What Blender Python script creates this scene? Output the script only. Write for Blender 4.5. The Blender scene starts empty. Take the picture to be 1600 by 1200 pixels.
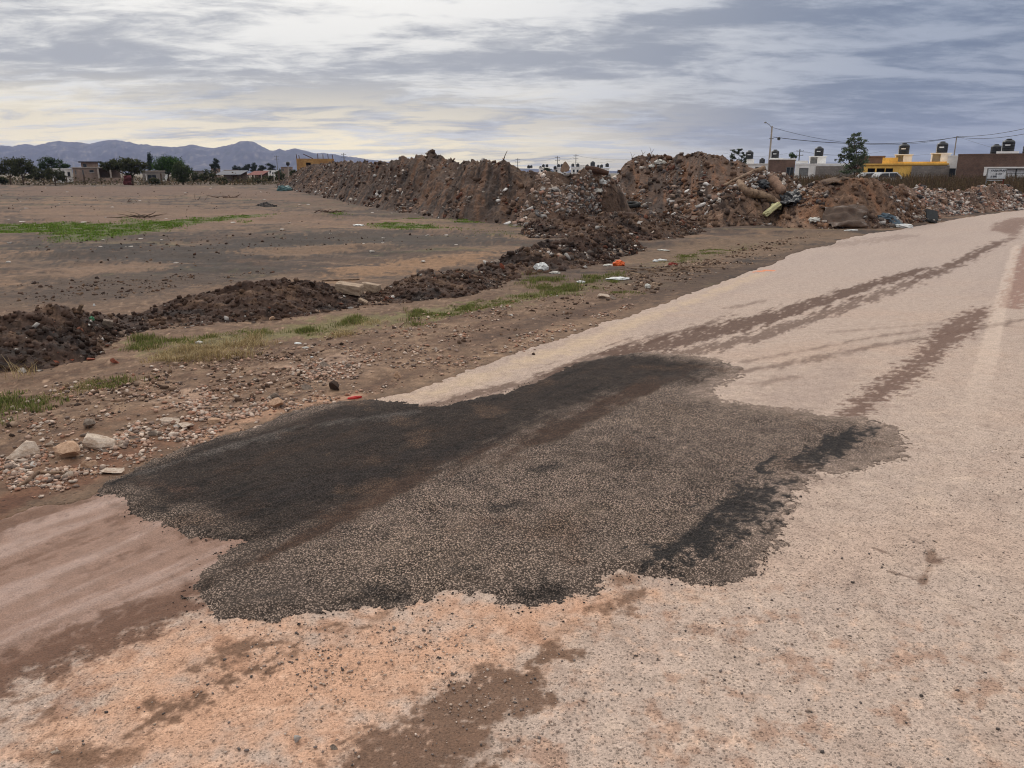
import bpy, bmesh, math, random
import numpy as np
from mathutils import Vector, Matrix

random.seed(7)
RNG = np.random.default_rng(7)
scn = bpy.context.scene
C = scn.collection
R = math.radians

# ------------------------------------------------------------------ camera
FPX, CAMH, PITCH = 1208.0, 1.6, R(15.28)          # focal length in photo pixels, eye height, downward tilt
CP, SP = math.cos(PITCH), math.sin(PITCH)
cam = bpy.data.cameras.new('camera'); cam.sensor_width = 36; cam.lens = 36 * FPX / 1600
cam.clip_start = 0.05; cam.clip_end = 60000
camo = bpy.data.objects.new('camera', cam); C.objects.link(camo)
camo.location = (0, 0, CAMH); camo.rotation_euler = (math.pi / 2 - PITCH, 0, 0)
scn.camera = camo

# ------------------------------------------------------------------ sun, sky, exposure
SUN_AZ, SUN_EL = R(-20), R(38)                     # azimuth from +Y towards +X
sun = bpy.data.lights.new('sun', 'SUN'); sun.energy = 1.25; sun.angle = R(24); sun.color = (1.0, 0.94, 0.86)
suno = bpy.data.objects.new('sun', sun); C.objects.link(suno)
sd = Vector((math.sin(SUN_AZ) * math.cos(SUN_EL), math.cos(SUN_AZ) * math.cos(SUN_EL), math.sin(SUN_EL)))
suno.rotation_euler = sd.to_track_quat('Z', 'Y').to_euler()
scn.view_settings.view_transform = 'Standard'; scn.view_settings.look = 'None'
scn.view_settings.gamma = 1.0; scn.view_settings.use_curve_mapping = False
scn.view_settings.exposure = 0.0
scn.cycles.max_bounces = 5; scn.cycles.diffuse_bounces = 3; scn.cycles.transparent_max_bounces = 6
scn.cycles.volume_bounces = 0; scn.cycles.filter_width = 1.1

world = bpy.data.worlds.new('World'); scn.world = world; world.use_nodes = True
def build_world():
    nt = world.node_tree; N = nt.nodes; L = nt.links; N.clear()
    def nd(t, **k):
        n = N.new(t)
        for a, b in k.items(): setattr(n, a, b)
        return n
    def M(op, a, b=None, c=None, clamp=False):
        n = nd('ShaderNodeMath', operation=op); n.use_clamp = clamp
        for i, v in enumerate((a, b, c)):
            if v is None: continue
            if isinstance(v, (int, float)): n.inputs[i].default_value = v
            else: L.new(v, n.inputs[i])
        return n.outputs[0]
    def mix(f, a, b, bt='MIX'):
        n = nd('ShaderNodeMix', data_type='RGBA', blend_type=bt)
        for i, v in ((0, f), (6, a), (7, b)):
            if isinstance(v, (int, float)): n.inputs[i].default_value = v
            elif isinstance(v, tuple): n.inputs[i].default_value = (*v, 1)
            else: L.new(v, n.inputs[i])
        return n.outputs[2]
    def ramp(v, a, b, interp='SMOOTHSTEP'):
        n = nd('ShaderNodeMapRange', interpolation_type=interp)
        L.new(v, n.inputs[0]); n.inputs[1].default_value = a; n.inputs[2].default_value = b
        return n.outputs[0]
    tc = nd('ShaderNodeTexCoord'); d = tc.outputs['Generated']
    sx = nd('ShaderNodeSeparateXYZ'); L.new(d, sx.inputs[0])
    x, y, z = sx.outputs
    zc = M('MAXIMUM', z, 0.0)
    # clouds lie on a flat layer high above: project the view direction on it
    den = M('ADD', zc, 0.11)
    px = M('DIVIDE', x, den); py = M('DIVIDE', y, den)
    def noise(sx_, sy_, sc, det, rough, off=0.0, dist=0.0):
        c = nd('ShaderNodeCombineXYZ')
        L.new(M('MULTIPLY', px, sx_), c.inputs[0]); L.new(M('MULTIPLY', py, sy_), c.inputs[1]); c.inputs[2].default_value = off
        n = nd('ShaderNodeTexNoise'); L.new(c.outputs[0], n.inputs['Vector'])
        n.inputs['Scale'].default_value = sc; n.inputs['Detail'].default_value = det
        n.inputs['Roughness'].default_value = rough; n.inputs['Distortion'].default_value = dist
        return n.outputs[0]
    big = noise(.50, .80, 1.0, 3, .5, 3.7, .2)
    mid = noise(.75, 1.2, 2.1, 8, .60, 9.1, .45)
    fine = noise(.95, 1.5, 6.0, 7, .64, 1.3, .4)
    dens = M('ADD', M('ADD', M('MULTIPLY', big, .70), M('MULTIPLY', mid, .60)), M('MULTIPLY', fine, .24))   # about .73 in the mean
    t = ramp(dens, .63, .87, 'SMOOTHERSTEP')
    # direction towards the sun (seen as a paler, warmer side of the cloud deck)
    vm = nd('ShaderNodeVectorMath', operation='DOT_PRODUCT'); L.new(d, vm.inputs[0])
    gd = Vector((math.sin(R(-24)), math.cos(R(-24)), 0.10)).normalized(); vm.inputs[1].default_value = gd
    near = ramp(vm.outputs['Value'], .62, 1.0)
    over = ramp(zc, .16, .55)                       # overhead the deck is a neutral white-grey
    dark = mix(near, (.145, .18, .25), (.40, .40, .405))
    light = mix(near, (.34, .375, .445), (.90, .87, .80))
    dark = mix(over, dark, (.33, .325, .32)); light = mix(over, light, (.55, .54, .52))
    cl = mix(t, light, dark)
    # thin band of open sky above the hills, warm on the sun's side
    low = M('MULTIPLY', M('SUBTRACT', 1.0, ramp(zc, .025, .12)), M('POWER', near, 2.0))
    gap = M('MULTIPLY', low, ramp(mid, .36, .58))
    cl = mix(M('MULTIPLY', gap, .95), cl, (1.45, 1.22, .74))
    # standard overcast: the deck gets brighter towards the zenith
    gr = M('ADD', M('MULTIPLY', zc, 1.0), M('ADD', .95, M('MULTIPLY', ramp(zc, .12, .75), 1.6)))
    g = nd('ShaderNodeCombineXYZ')
    for i in range(3): L.new(gr, g.inputs[i])
    cl = mix(1.0, cl, g.outputs[0], 'MULTIPLY')
    sky = nd('ShaderNodeTexSky', sky_type='NISHITA'); sky.sun_disc = False
    sky.sun_elevation = SUN_EL; sky.sun_rotation = SUN_AZ; sky.altitude = 1800
    skyc = mix(1.0, sky.outputs[0], (.09, .09, .09), 'MULTIPLY')
    final = mix(.93, skyc, cl)
    bg = nd('ShaderNodeBackground'); L.new(final, bg.inputs[0]); bg.inputs[1].default_value = 1.0
    out = nd('ShaderNodeOutputWorld'); L.new(bg.outputs[0], out.inputs[0])
build_world()

# ------------------------------------------------------------------ helpers
def S(r, g, b):
    f = lambda c: (c / 255 / 12.92) if c / 255 <= .04045 else ((c / 255 + .055) / 1.055) ** 2.4
    return (f(r), f(g), f(b))
def ray(u, v):
    a, b = (u - 800) / FPX, (600 - v) / FPX
    return np.array((a, CP + b * SP, -SP + b * CP))
def G(u, v, z=0.0):                                 # a place on the ground
    d = ray(u, v); t = (z - CAMH) / d[2]
    return (d[0] * t, d[1] * t)
def P(u, v, D):                                     # a place at the distance D (metres ahead)
    d = ray(u, v); t = D / d[1]
    return np.array((d[0] * t, D, CAMH + d[2] * t))
def depth(v): return G(800, v)[1]

def _hash(ix, iy, seed):
    h = (ix.astype(np.int64) * 374761393 + iy.astype(np.int64) * 668265263 + seed * 1442695041) & 0xffffffff
    h = ((h ^ (h >> 13)) * 1274126177) & 0xffffffff
    return (h ^ (h >> 16)) & 0xffffffff
def pn(x, y, seed=0):
    x = np.asarray(x, float); y = np.asarray(y, float)
    xi, yi = np.floor(x), np.floor(y); xf, yf = x - xi, y - yi
    xi = xi.astype(np.int64); yi = yi.astype(np.int64)
    def g(i, j):
        a = _hash(xi + i, yi + j, seed) * (2 * math.pi / 4294967296.0)
        return np.cos(a) * (xf - i) + np.sin(a) * (yf - j)
    u = xf * xf * xf * (xf * (xf * 6 - 15) + 10); w = yf * yf * yf * (yf * (yf * 6 - 15) + 10)
    a = g(0, 0); b = g(1, 0); c = g(0, 1); d = g(1, 1)
    return ((a + (b - a) * u) * (1 - w) + (c + (d - c) * u) * w) * 1.5
def fbm(x, y, o=4, seed=0, gain=.5):
    s = 0; a = 1.0; f = 1.0; t = 0
    for i in range(o):
        s = s + a * pn(x * f + i * 17.3, y * f - i * 9.1, seed + i); t += a; a *= gain; f *= 2.03
    return s / t ** .8
def sm(x, a=0.0, b=1.0):
    t = np.clip((x - a) / (b - a), 0, 1); return t * t * (3 - 2 * t)

def poly_sdf(X, Y, pts, margin=1.5):
    pts = np.asarray(pts, float); out = np.full(X.shape, 99.0)
    lo, hi = pts.min(0) - margin, pts.max(0) + margin
    k = np.where((X > lo[0]) & (X < hi[0]) & (Y > lo[1]) & (Y < hi[1]))[0]
    if not len(k): return out
    x, y = X[k], Y[k]; d2 = np.full(len(k), 1e9); ins = np.zeros(len(k), bool)
    n = len(pts)
    for i in range(n):
        ax, ay = pts[i]; bx, by = pts[(i + 1) % n]; ex, ey = bx - ax, by - ay
        l = ex * ex + ey * ey + 1e-12
        t = np.clip(((x - ax) * ex + (y - ay) * ey) / l, 0, 1)
        dx, dy = x - ax - ex * t, y - ay - ey * t
        d2 = np.minimum(d2, dx * dx + dy * dy)
        c = ((ay > y) != (by > y)) & (x < ex * (y - ay) / (by - ay + 1e-15) + ax)
        ins ^= c
    d = np.sqrt(d2); out[k] = np.where(ins, -d, d); return out
def stroke(X, Y, pts, w, margin=1.5):               # signed distance to a stroke with half-widths w
    pts = np.asarray(pts, float); w = np.asarray(w if hasattr(w, '__len__') else [w] * len(pts), float)
    out = np.full(X.shape, 99.0); lo, hi = pts.min(0) - margin, pts.max(0) + margin
    k = np.where((X > lo[0]) & (X < hi[0]) & (Y > lo[1]) & (Y < hi[1]))[0]
    if not len(k): return out
    x, y = X[k], Y[k]; best = np.full(len(k), 99.0)
    for i in range(len(pts) - 1):
        ax, ay = pts[i]; bx, by = pts[i + 1]; ex, ey = bx - ax, by - ay; l = ex * ex + ey * ey + 1e-12
        t = np.clip(((x - ax) * ex + (y - ay) * ey) / l, 0, 1)
        d = np.hypot(x - ax - ex * t, y - ay - ey * t) - (w[i] + (w[i + 1] - w[i]) * t)
        best = np.minimum(best, d)
    out[k] = best; return out
def GP(*p): return [G(u, v) for u, v in p]

# ---- objects
def prop(o, label=None, cat=None, group=None, kind=None):
    if label: o['label'] = label
    if cat: o['category'] = cat
    if group: o['group'] = group
    if kind: o['kind'] = kind
    return o
def empty(name, loc, label, cat, group=None, rz=0):
    o = bpy.data.objects.new(name, None); C.objects.link(o); o.location = loc; o.rotation_euler = (0, 0, rz)
    o.empty_display_size = .2
    return prop(o, label, cat, group)
def link_mesh(name, me, m=None, parent=None, smooth=False):
    o = bpy.data.objects.new(name, me); C.objects.link(o)
    if m and not me.materials: me.materials.append(m)
    if parent:
        o.parent = parent                     # geometry of parts is given relative to the parent's origin
    if smooth: me.polygons.foreach_set('use_smooth', [True] * len(me.polygons))
    return o
def np_mesh(name, V, F, col=None, smooth=False, extra=None):
    V = np.asarray(V, np.float32); F = np.asarray(F, np.int32)
    me = bpy.data.meshes.new(name); k = F.shape[1]
    me.vertices.add(len(V)); me.vertices.foreach_set('co', V.ravel())
    me.loops.add(F.size); me.loops.foreach_set('vertex_index', F.ravel())
    me.polygons.add(len(F)); me.polygons.foreach_set('loop_start', np.arange(0, F.size, k, dtype=np.int32))
    if smooth: me.polygons.foreach_set('use_smooth', np.ones(len(F), bool))
    if col is not None:
        a = me.attributes.new('Col', 'FLOAT_COLOR', 'POINT'); c4 = np.ones((len(V), 4), np.float32); c4[:, :3] = col
        a.data.foreach_set('color', c4.ravel())
    for n, v in (extra or {}).items():
        a = me.attributes.new(n, 'FLOAT', 'POINT'); a.data.foreach_set('value', np.asarray(v, np.float32))
    me.update(calc_edges=True); me.validate(); return me
class MB:
    """collects boxes, tubes and lathes into one mesh"""
    def __init__(s): s.v = []; s.f = []
    def box(s, x0, x1, y0, y1, z0, z1):
        b = len(s.v); s.v += [(x, y, z) for z in (z0, z1) for y in (y0, y1) for x in (x0, x1)]
        s.f += [tuple(b + i for i in q) for q in ((0, 2, 3, 1), (4, 5, 7, 6), (0, 1, 5, 4), (2, 6, 7, 3), (0, 4, 6, 2), (1, 3, 7, 5))]; return s
    def tube(s, pts, rad, n=6, cap=True):
        pts = [Vector(p) for p in pts]; rad = rad if hasattr(rad, '__len__') else [rad] * len(pts)
        rings = []; up = Vector((.13, .29, .95))
        for i, p in enumerate(pts):
            t = (pts[min(i + 1, len(pts) - 1)] - pts[max(i - 1, 0)]).normalized()
            a = t.cross(up)
            if a.length < .05: a = t.cross(Vector((1, 0, 0)))
            a.normalize(); b = t.cross(a)
            base = len(s.v); rings.append(base)
            for k in range(n):
                q = 2 * math.pi * k / n; s.v.append(tuple(p + (a * math.cos(q) + b * math.sin(q)) * rad[i]))
        for i in range(len(rings) - 1):
            for k in range(n):
                s.f.append((rings[i] + k, rings[i] + (k + 1) % n, rings[i + 1] + (k + 1) % n, rings[i + 1] + k))
        if cap:
            s.f.append(tuple(rings[0] + k for k in reversed(range(n)))); s.f.append(tuple(rings[-1] + k for k in range(n)))
        return s
    def lathe(s, prof, n=20, c=(0, 0, 0)):
        base = len(s.v)
        for r, z in prof:
            for k in range(n):
                q = 2 * math.pi * k / n; s.v.append((c[0] + r * math.cos(q), c[1] + r * math.sin(q), c[2] + z))
        for i in range(len(prof) - 1):
            for k in range(n):
                s.f.append((base + i * n + k, base + i * n + (k + 1) % n, base + (i + 1) * n + (k + 1) % n, base + (i + 1) * n + k))
        s.f.append(tuple(base + k for k in reversed(range(n)))); s.f.append(tuple(base + (len(prof) - 1) * n + k for k in range(n)))
        return s
    def wall(s, x0, x1, z0, z1, y0, y1, holes=()):   # a wall along x with openings cut out of it
        xs = sorted({x0, x1, *[h[0] for h in holes], *[h[1] for h in holes]}); zs = sorted({z0, z1, *[h[2] for h in holes], *[h[3] for h in holes]})
        xs = [x for x in xs if x0 <= x <= x1]; zs = [z for z in zs if z0 <= z <= z1]
        for i in range(len(xs) - 1):
            for j in range(len(zs) - 1):
                cx, cz = (xs[i] + xs[i + 1]) / 2, (zs[j] + zs[j + 1]) / 2
                if any(h[0] < cx < h[1] and h[2] < cz < h[3] for h in holes): continue
                s.box(xs[i], xs[i + 1], y0, y1, zs[j], zs[j + 1])
        return s
    def build(s, name, m, parent=None, smooth=False):
        me = bpy.data.meshes.new(name); me.from_pydata(s.v, [], s.f); me.update()
        return link_mesh(name, me, m, parent, smooth)

# ---- materials
def nodes_of(name):
    m = bpy.data.materials.new(name); m.use_nodes = True; nt = m.node_tree
    return m, nt, nt.nodes, nt.links, nt.nodes['Principled BSDF']
def mth(nt, op, a, b=None, clamp=False):
    n = nt.nodes.new('ShaderNodeMath'); n.operation = op; n.use_clamp = clamp
    for i, v in enumerate((a, b)):
        if v is None: continue
        if isinstance(v, (int, float)): n.inputs[i].default_value = v
        else: nt.links.new(v, n.inputs[i])
    return n.outputs[0]
def tex(nt, kind, scale, detail=4, rough=.6, vec=None, feature=None, out=0):
    n = nt.nodes.new('ShaderNodeTex' + kind)
    n.inputs['Scale'].default_value = scale
    if kind == 'Noise': n.inputs['Detail'].default_value = detail; n.inputs['Roughness'].default_value = rough
    if feature: n.feature = feature
    if vec: nt.links.new(vec, n.inputs['Vector'])
    return n
def maprange(nt, v, a, b, c, d, smooth=False):
    n = nt.nodes.new('ShaderNodeMapRange'); nt.links.new(v, n.inputs[0])
    if smooth: n.interpolation_type = 'SMOOTHSTEP'
    for i, q in enumerate((a, b, c, d)): n.inputs[i + 1].default_value = q
    return n.outputs[0]
def cmul(nt, col, f):
    n = nt.nodes.new('ShaderNodeVectorMath'); n.operation = 'SCALE'
    nt.links.new(col, n.inputs[0])
    if isinstance(f, (int, float)): n.inputs['Scale'].default_value = f
    else: nt.links.new(f, n.inputs['Scale'])
    return n.outputs[0]
def cmix(nt, f, a, b):
    n = nt.nodes.new('ShaderNodeMix'); n.data_type = 'RGBA'
    for i, v in ((0, f), (6, a), (7, b)):
        if isinstance(v, (int, float)): n.inputs[i].default_value = v
        elif isinstance(v, tuple): n.inputs[i].default_value = (*v[:3], 1)
        else: nt.links.new(v, n.inputs[i])
    return n.outputs[2]
def objvec(nt): return nt.nodes.new('ShaderNodeTexCoord').outputs['Object']
def bump(nt, h, strength, dist, prev=None):
    n = nt.nodes.new('ShaderNodeBump'); n.inputs['Strength'].default_value = strength; n.inputs['Distance'].default_value = dist
    nt.links.new(h, n.inputs['Height'])
    if prev: nt.links.new(prev, n.inputs['Normal'])
    return n.outputs[0]
def attr(nt, name):
    n = nt.nodes.new('ShaderNodeAttribute'); n.attribute_name = name; return n

def mat_soil(name, grain=(9, 60), amp=.35, bdist=.012, rough=.95, specks=True):
    """vertex colour with soil grain, crumbs and small stones on top"""
    m, nt, N, L, b = nodes_of(name); v = objvec(nt)
    col = attr(nt, 'Col').outputs['Color']
    n1 = tex(nt, 'Noise', grain[0], 6, .65, v).outputs[0]; n2 = tex(nt, 'Noise', grain[1], 5, .7, v).outputs[0]
    f = mth(nt, 'MULTIPLY', maprange(nt, n1, .3, .7, 1 - amp, 1 + amp), maprange(nt, n2, .3, .7, 1 - amp, 1 + amp))
    c = cmul(nt, col, f)
    h = mth(nt, 'ADD', mth(nt, 'MULTIPLY', n1, .6), mth(nt, 'MULTIPLY', n2, .4))
    if specks:
        vo = tex(nt, 'Voronoi', grain[1] * .7, vec=v)
        sep = N.new('ShaderNodeSeparateColor'); L.new(vo.outputs['Color'], sep.inputs[0])
        on = mth(nt, 'MULTIPLY', mth(nt, 'GREATER_THAN', sep.outputs[0], .86), maprange(nt, vo.outputs['Distance'], .25, .42, 1, 0))
        g = maprange(nt, sep.outputs[1], 0, 1, .55, 1.7)
        c = cmix(nt, on, c, cmul(nt, c, g)); h = mth(nt, 'ADD', h, mth(nt, 'MULTIPLY', on, .5))
    L.new(c, b.inputs['Base Color']); L.new(bump(nt, h, .9, bdist), b.inputs['Normal'])
    w = attr(nt, 'wet').outputs['Fac']
    L.new(maprange(nt, w, 0, 1, rough, .36), b.inputs['Roughness']); b.inputs['Specular IOR Level'].default_value = .35
    return m
def mat_road():
    m, nt, N, L, b = nodes_of('dusty_road'); v = objvec(nt)
    col = attr(nt, 'Col').outputs['Color']; w = attr(nt, 'wet').outputs['Fac']; peb = attr(nt, 'peb').outputs['Fac']
    vo = tex(nt, 'Voronoi', 105, vec=v); vo2 = tex(nt, 'Voronoi', 38, vec=v)
    s1 = N.new('ShaderNodeSeparateColor'); L.new(vo.outputs['Color'], s1.inputs[0])
    s2 = N.new('ShaderNodeSeparateColor'); L.new(vo2.outputs['Color'], s2.inputs[0])
    n1 = tex(nt, 'Noise', 14, 6, .68, v).outputs[0]; n2 = tex(nt, 'Noise', 160, 3, .6, v).outputs[0]
    f = mth(nt, 'MULTIPLY', maprange(nt, n1, .3, .7, .86, 1.16), maprange(nt, n2, .3, .7, .70, 1.28))
    c = cmul(nt, col, f)
    on = mth(nt, 'MULTIPLY', mth(nt, 'GREATER_THAN', s1.outputs[0], .38), maprange(nt, vo.outputs['Distance'], .3, .5, 1, 0))
    on = mth(nt, 'MULTIPLY', on, peb)
    c = cmix(nt, on, c, cmul(nt, c, maprange(nt, s1.outputs[1], 0, 1, .42, 1.34)))
    on2 = mth(nt, 'MULTIPLY', mth(nt, 'GREATER_THAN', s2.outputs[0], .90), maprange(nt, vo2.outputs['Distance'], .2, .3, 1, 0))
    on2 = mth(nt, 'MULTIPLY', on2, peb)
    c = cmix(nt, on2, c, cmul(nt, c, maprange(nt, s2.outputs[1], 0, 1, .45, 1.25)))
    L.new(c, b.inputs['Base Color'])
    h = mth(nt, 'ADD', mth(nt, 'ADD', mth(nt, 'MULTIPLY', n1, .12), mth(nt, 'MULTIPLY', n2, .5)), mth(nt, 'MULTIPLY', on, .5))
    L.new(bump(nt, h, .9, .008), b.inputs['Normal'])
    L.new(maprange(nt, w, 0, 1, .95, .30), b.inputs['Roughness']); b.inputs['Specular IOR Level'].default_value = .3
    return m
def mat_patch():
    m, nt, N, L, b = nodes_of('fresh_asphalt'); v = objvec(nt)
    col = attr(nt, 'Col').outputs['Color']; w = attr(nt, 'wet').outputs['Fac']; peb = attr(nt, 'peb').outputs['Fac']
    nz = N.new('ShaderNodeTexNoise'); nz.inputs['Scale'].default_value = 70; L.new(v, nz.inputs['Vector'])
    wv = N.new('ShaderNodeVectorMath'); wv.operation = 'MULTIPLY_ADD'; L.new(nz.outputs['Color'], wv.inputs[0]); wv.inputs[1].default_value = (.012,) * 3; L.new(v, wv.inputs[2])
    vo = tex(nt, 'Voronoi', 112, vec=wv.outputs[0]); vo2 = tex(nt, 'Voronoi', 190, vec=wv.outputs[0])
    s1 = N.new('ShaderNodeSeparateColor'); L.new(vo.outputs['Color'], s1.inputs[0])
    s2 = N.new('ShaderNodeSeparateColor'); L.new(vo2.outputs['Color'], s2.inputs[0])
    top = maprange(nt, vo.outputs['Distance'], .22, .62, 1, 0, True)
    top2 = maprange(nt, vo2.outputs['Distance'], .22, .62, 1, 0, True)
    n1 = tex(nt, 'Noise', 11, 6, .65, v).outputs[0]
    # worn stone tops are paler; gaps hold black bitumen plus painted crevice shade
    br = mth(nt, 'ADD', mth(nt, 'MULTIPLY', top, maprange(nt, s1.outputs[0], 0, 1, .75, 1.6)), mth(nt, 'MULTIPLY', top2, maprange(nt, s2.outputs[0], 0, 1, -.2, .8)))
    br = mth(nt, 'MAXIMUM', br, .12)
    f = cmixf(nt, mth(nt, 'MULTIPLY', peb, maprange(nt, tex(nt, 'Noise', 3.5, 5, .65, v).outputs[0], .35, .6, .82, 1.0)), 1.0, br)
    f = mth(nt, 'MULTIPLY', f, maprange(nt, n1, .3, .7, .72, 1.28))
    L.new(cmul(nt, col, f), b.inputs['Base Color'])
    h = mth(nt, 'ADD', mth(nt, 'MULTIPLY', top, .7), mth(nt, 'MULTIPLY', top2, .3))
    n1b = bump(nt, n1, .6, .012)
    L.new(bump(nt, h, .85, .006, n1b), b.inputs['Normal'])
    L.new(maprange(nt, w, 0, 1, .9, .5), b.inputs['Roughness']); b.inputs['Specular IOR Level'].default_value = .18
    return m
def cmixf(nt, f, a, b):
    n = nt.nodes.new('ShaderNodeMix'); n.data_type = 'FLOAT'
    for i, v in ((0, f), (2, a), (3, b)):
        if isinstance(v, (int, float)): n.inputs[i].default_value = v
        else: nt.links.new(v, n.inputs[i])
    return n.outputs[0]
def mat_vcol(name, rough=.85, grain=20, amp=.2, bdist=.01, trans=0.0, spec=.12):
    m, nt, N, L, b = nodes_of(name); v = objvec(nt); col = attr(nt, 'Col').outputs['Color']
    n1 = tex(nt, 'Noise', grain, 5, .6, v).outputs[0]
    L.new(cmul(nt, col, maprange(nt, n1, .3, .7, 1 - amp, 1 + amp)), b.inputs['Base Color'])
    if bdist: L.new(bump(nt, n1, .8, bdist), b.inputs['Normal'])
    b.inputs['Roughness'].default_value = rough; b.inputs['Specular IOR Level'].default_value = spec
    if trans:
        t = N.new('ShaderNodeBsdfTranslucent'); L.new(col, t.inputs[0]); mx = N.new('ShaderNodeMixShader'); mx.inputs[0].default_value = trans
        L.new(b.outputs[0], mx.inputs[1]); L.new(t.outputs[0], mx.inputs[2]); L.new(mx.outputs[0], N['Material Output'].inputs[0])
    return m
def mat(name, rgb, rough=.8, amp=.18, grain=3.0, bdist=.004, spec=.3, metal=0.0, second=None):
    m, nt, N, L, b = nodes_of(name); v = objvec(nt)
    n1 = tex(nt, 'Noise', grain, 6, .65, v).outputs[0]; n2 = tex(nt, 'Noise', grain * 7, 4, .6, v).outputs[0]
    base = cmix(nt, maprange(nt, n1, .42, .62, 0, 1), rgb, second or tuple(c * .72 for c in rgb))
    f = maprange(nt, n2, .3, .7, 1 - amp, 1 + amp)
    L.new(cmul(nt, base, f), b.inputs['Base Color'])
    if bdist: L.new(bump(nt, n2, .7, bdist), b.inputs['Normal'])
    b.inputs['Roughness'].default_value = rough; b.inputs['Specular IOR Level'].default_value = spec; b.inputs['Metallic'].default_value = metal
    return m
def mat_brick(name, c1, c2, mortar, w=.24, h=.07, rough=.9):
    m, nt, N, L, b = nodes_of(name); v = objvec(nt)
    sx = N.new('ShaderNodeSeparateXYZ'); L.new(v, sx.inputs[0]); cb = N.new('ShaderNodeCombineXYZ')
    L.new(mth(nt, 'ADD', sx.outputs[0], sx.outputs[1]), cb.inputs[0]); L.new(sx.outputs[2], cb.inputs[1])
    br = N.new('ShaderNodeTexBrick'); L.new(cb.outputs[0], br.inputs['Vector'])
    br.inputs['Color1'].default_value = (*c1, 1); br.inputs['Color2'].default_value = (*c2, 1); br.inputs['Mortar'].default_value = (*mortar, 1)
    br.inputs['Scale'].default_value = 1; br.inputs['Brick Width'].default_value = w; br.inputs['Row Height'].default_value = h; br.inputs['Mortar Size'].default_value = .012
    n1 = tex(nt, 'Noise', .9, 6, .7, v).outputs[0]
    L.new(cmul(nt, br.outputs['Color'], maprange(nt, n1, .3, .7, .6, 1.35)), b.inputs['Base Color'])
    L.new(bump(nt, br.outputs['Fac'], -.6, .008), b.inputs['Normal']); b.inputs['Roughness'].default_value = rough
    return m
MS = {}
MS['soil'] = mat_soil('bare_soil')
MS['heap'] = mat_soil('heap_soil', (5, 26), .38, .05)
MS['road'] = mat_road(); MS['patch'] = mat_patch()
MS['chips'] = mat_vcol('rubble_bits', .9, 14, .25, .01)
MS['pebble'] = mat_vcol('gravel_stone', .88, 60, .25, .003)
MS['leaf'] = mat_vcol('foliage', .7, 3, .2, 0, .25)
MS['grass'] = mat_vcol('grass_blade', .7, 5, .2, 0, .3)
MS['bark'] = mat('bark', S(86, 70, 58), .9, .3, 8, .02)
MS['deadwood'] = mat('dead_wood', S(150, 126, 104), .9, .3, 6, .02, second=S(104, 82, 66))
MS['twig'] = mat('dark_twig', S(84, 60, 48), .9, .3, 9, .01)
MS['concrete'] = mat('concrete', S(172, 160, 148), .9, .2, 2.2, .006)
MS['white'] = mat('white_render', S(244, 242, 238), .85, .06, .7, .003, second=S(228, 222, 214))
MS['yellow'] = mat('yellow_render', S(240, 194, 102), .85, .12, .8, .003, second=S(216, 170, 88))
MS['grey'] = mat_brick('grey_block', S(140, 132, 124), S(124, 116, 110), S(112, 106, 100), .4, .2)
MS['brick'] = mat_brick('brown_brick', S(112, 82, 68), S(92, 70, 60), S(116, 98, 86))
MS['pinkbrick'] = mat_brick('pale_brick', S(150, 124, 108), S(128, 104, 92), S(146, 132, 120))
MS['ochre'] = mat('ochre_render', S(178, 138, 86), .9, .2, .9, .004, second=S(146, 108, 70))
MS['glass'] = mat('dark_glass', (.02, .024, .03), .12, .1, 2, 0, .5)
MS['dark'] = mat('opening_shade', (.018, .016, .015), .9, .1, 2, 0)  # near-black colour standing in for the shade inside openings
MS['black'] = mat('black_plastic', (.016, .017, .019), .38, .15, 5, .001, .45)
MS['whiteplastic'] = mat('white_plastic', (.75, .75, .75), .5, .08, 5, .002)
MS['steel'] = mat('painted_metal', S(128, 128, 126), .6, .15, 4, .001)
MS['wire'] = mat('cable', (.035, .035, .04), .6, .1, 4, 0)
MS['paint_white'] = mat('car_white', (.72, .72, .71), .3, .03, 2, 0, .5)
MS['rubber'] = mat('rubber', (.02, .019, .018), .75, .25, 8, .004)
MS['rust'] = mat('rusty_sheet', S(116, 58, 48), .85, .25, 2, .003)
MS['maroon'] = mat('maroon_cloth', S(92, 46, 48), .9, .2, 3, .01)
MS['tin'] = mat('dark_sheet_roof', S(64, 66, 78), .7, .2, 1.5, .003)

# ------------------------------------------------------------------ the lie of the land
ROAD_EDGE = GP((-60, 838), (0, 812), (160, 762), (330, 690), (470, 643), (590, 624), (700, 588), (830, 545), (1000, 487), (1100, 450), (1180, 421), (1240, 398), (1300, 379),
               (1380, 361), (1460, 349), (1530, 336), (1600, 328), (1750, 321))
_e0 = ROAD_EDGE[0]
ROAD = [(-9, -6.5), (_e0[0] - 1.2, _e0[1] - 1.4)] + ROAD_EDGE + [(60, 46), (60, 20), (9, -6.5)]
PATCH = GP((160, 764), (200, 738), (260, 713), (330, 688), (400, 667), (470, 641), (520, 630), (580, 625), (640, 632), (690, 635), (750, 622), (800, 611), (850, 590),
           (900, 571), (950, 557), (1010, 552), (1070, 555), (1120, 562), (1156, 577), (1150, 590), (1120, 602), (1098, 616), (1130, 628), (1180, 635), (1240, 643),
           (1300, 650), (1350, 655), (1390, 672), (1412, 700), (1395, 718), (1340, 732), (1275, 742), (1240, 768), (1215, 812), (1205, 850), (1190, 888), (1150, 910),
           (1080, 916), (1030, 905), (965, 903), (935, 928), (880, 938), (820, 953), (790, 948), (760, 929), (700, 930), (640, 946), (560, 950), (480, 964), (400, 978),
           (330, 971), (288, 938), (308, 900), (350, 862), (378, 848), (300, 841), (230, 816), (180, 790))
RD = np.array((.565, .825))                       # direction of travel on the near road
def along(x, y): return x * RD[0] + y * RD[1], x * RD[1] - y * RD[0]

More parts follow.
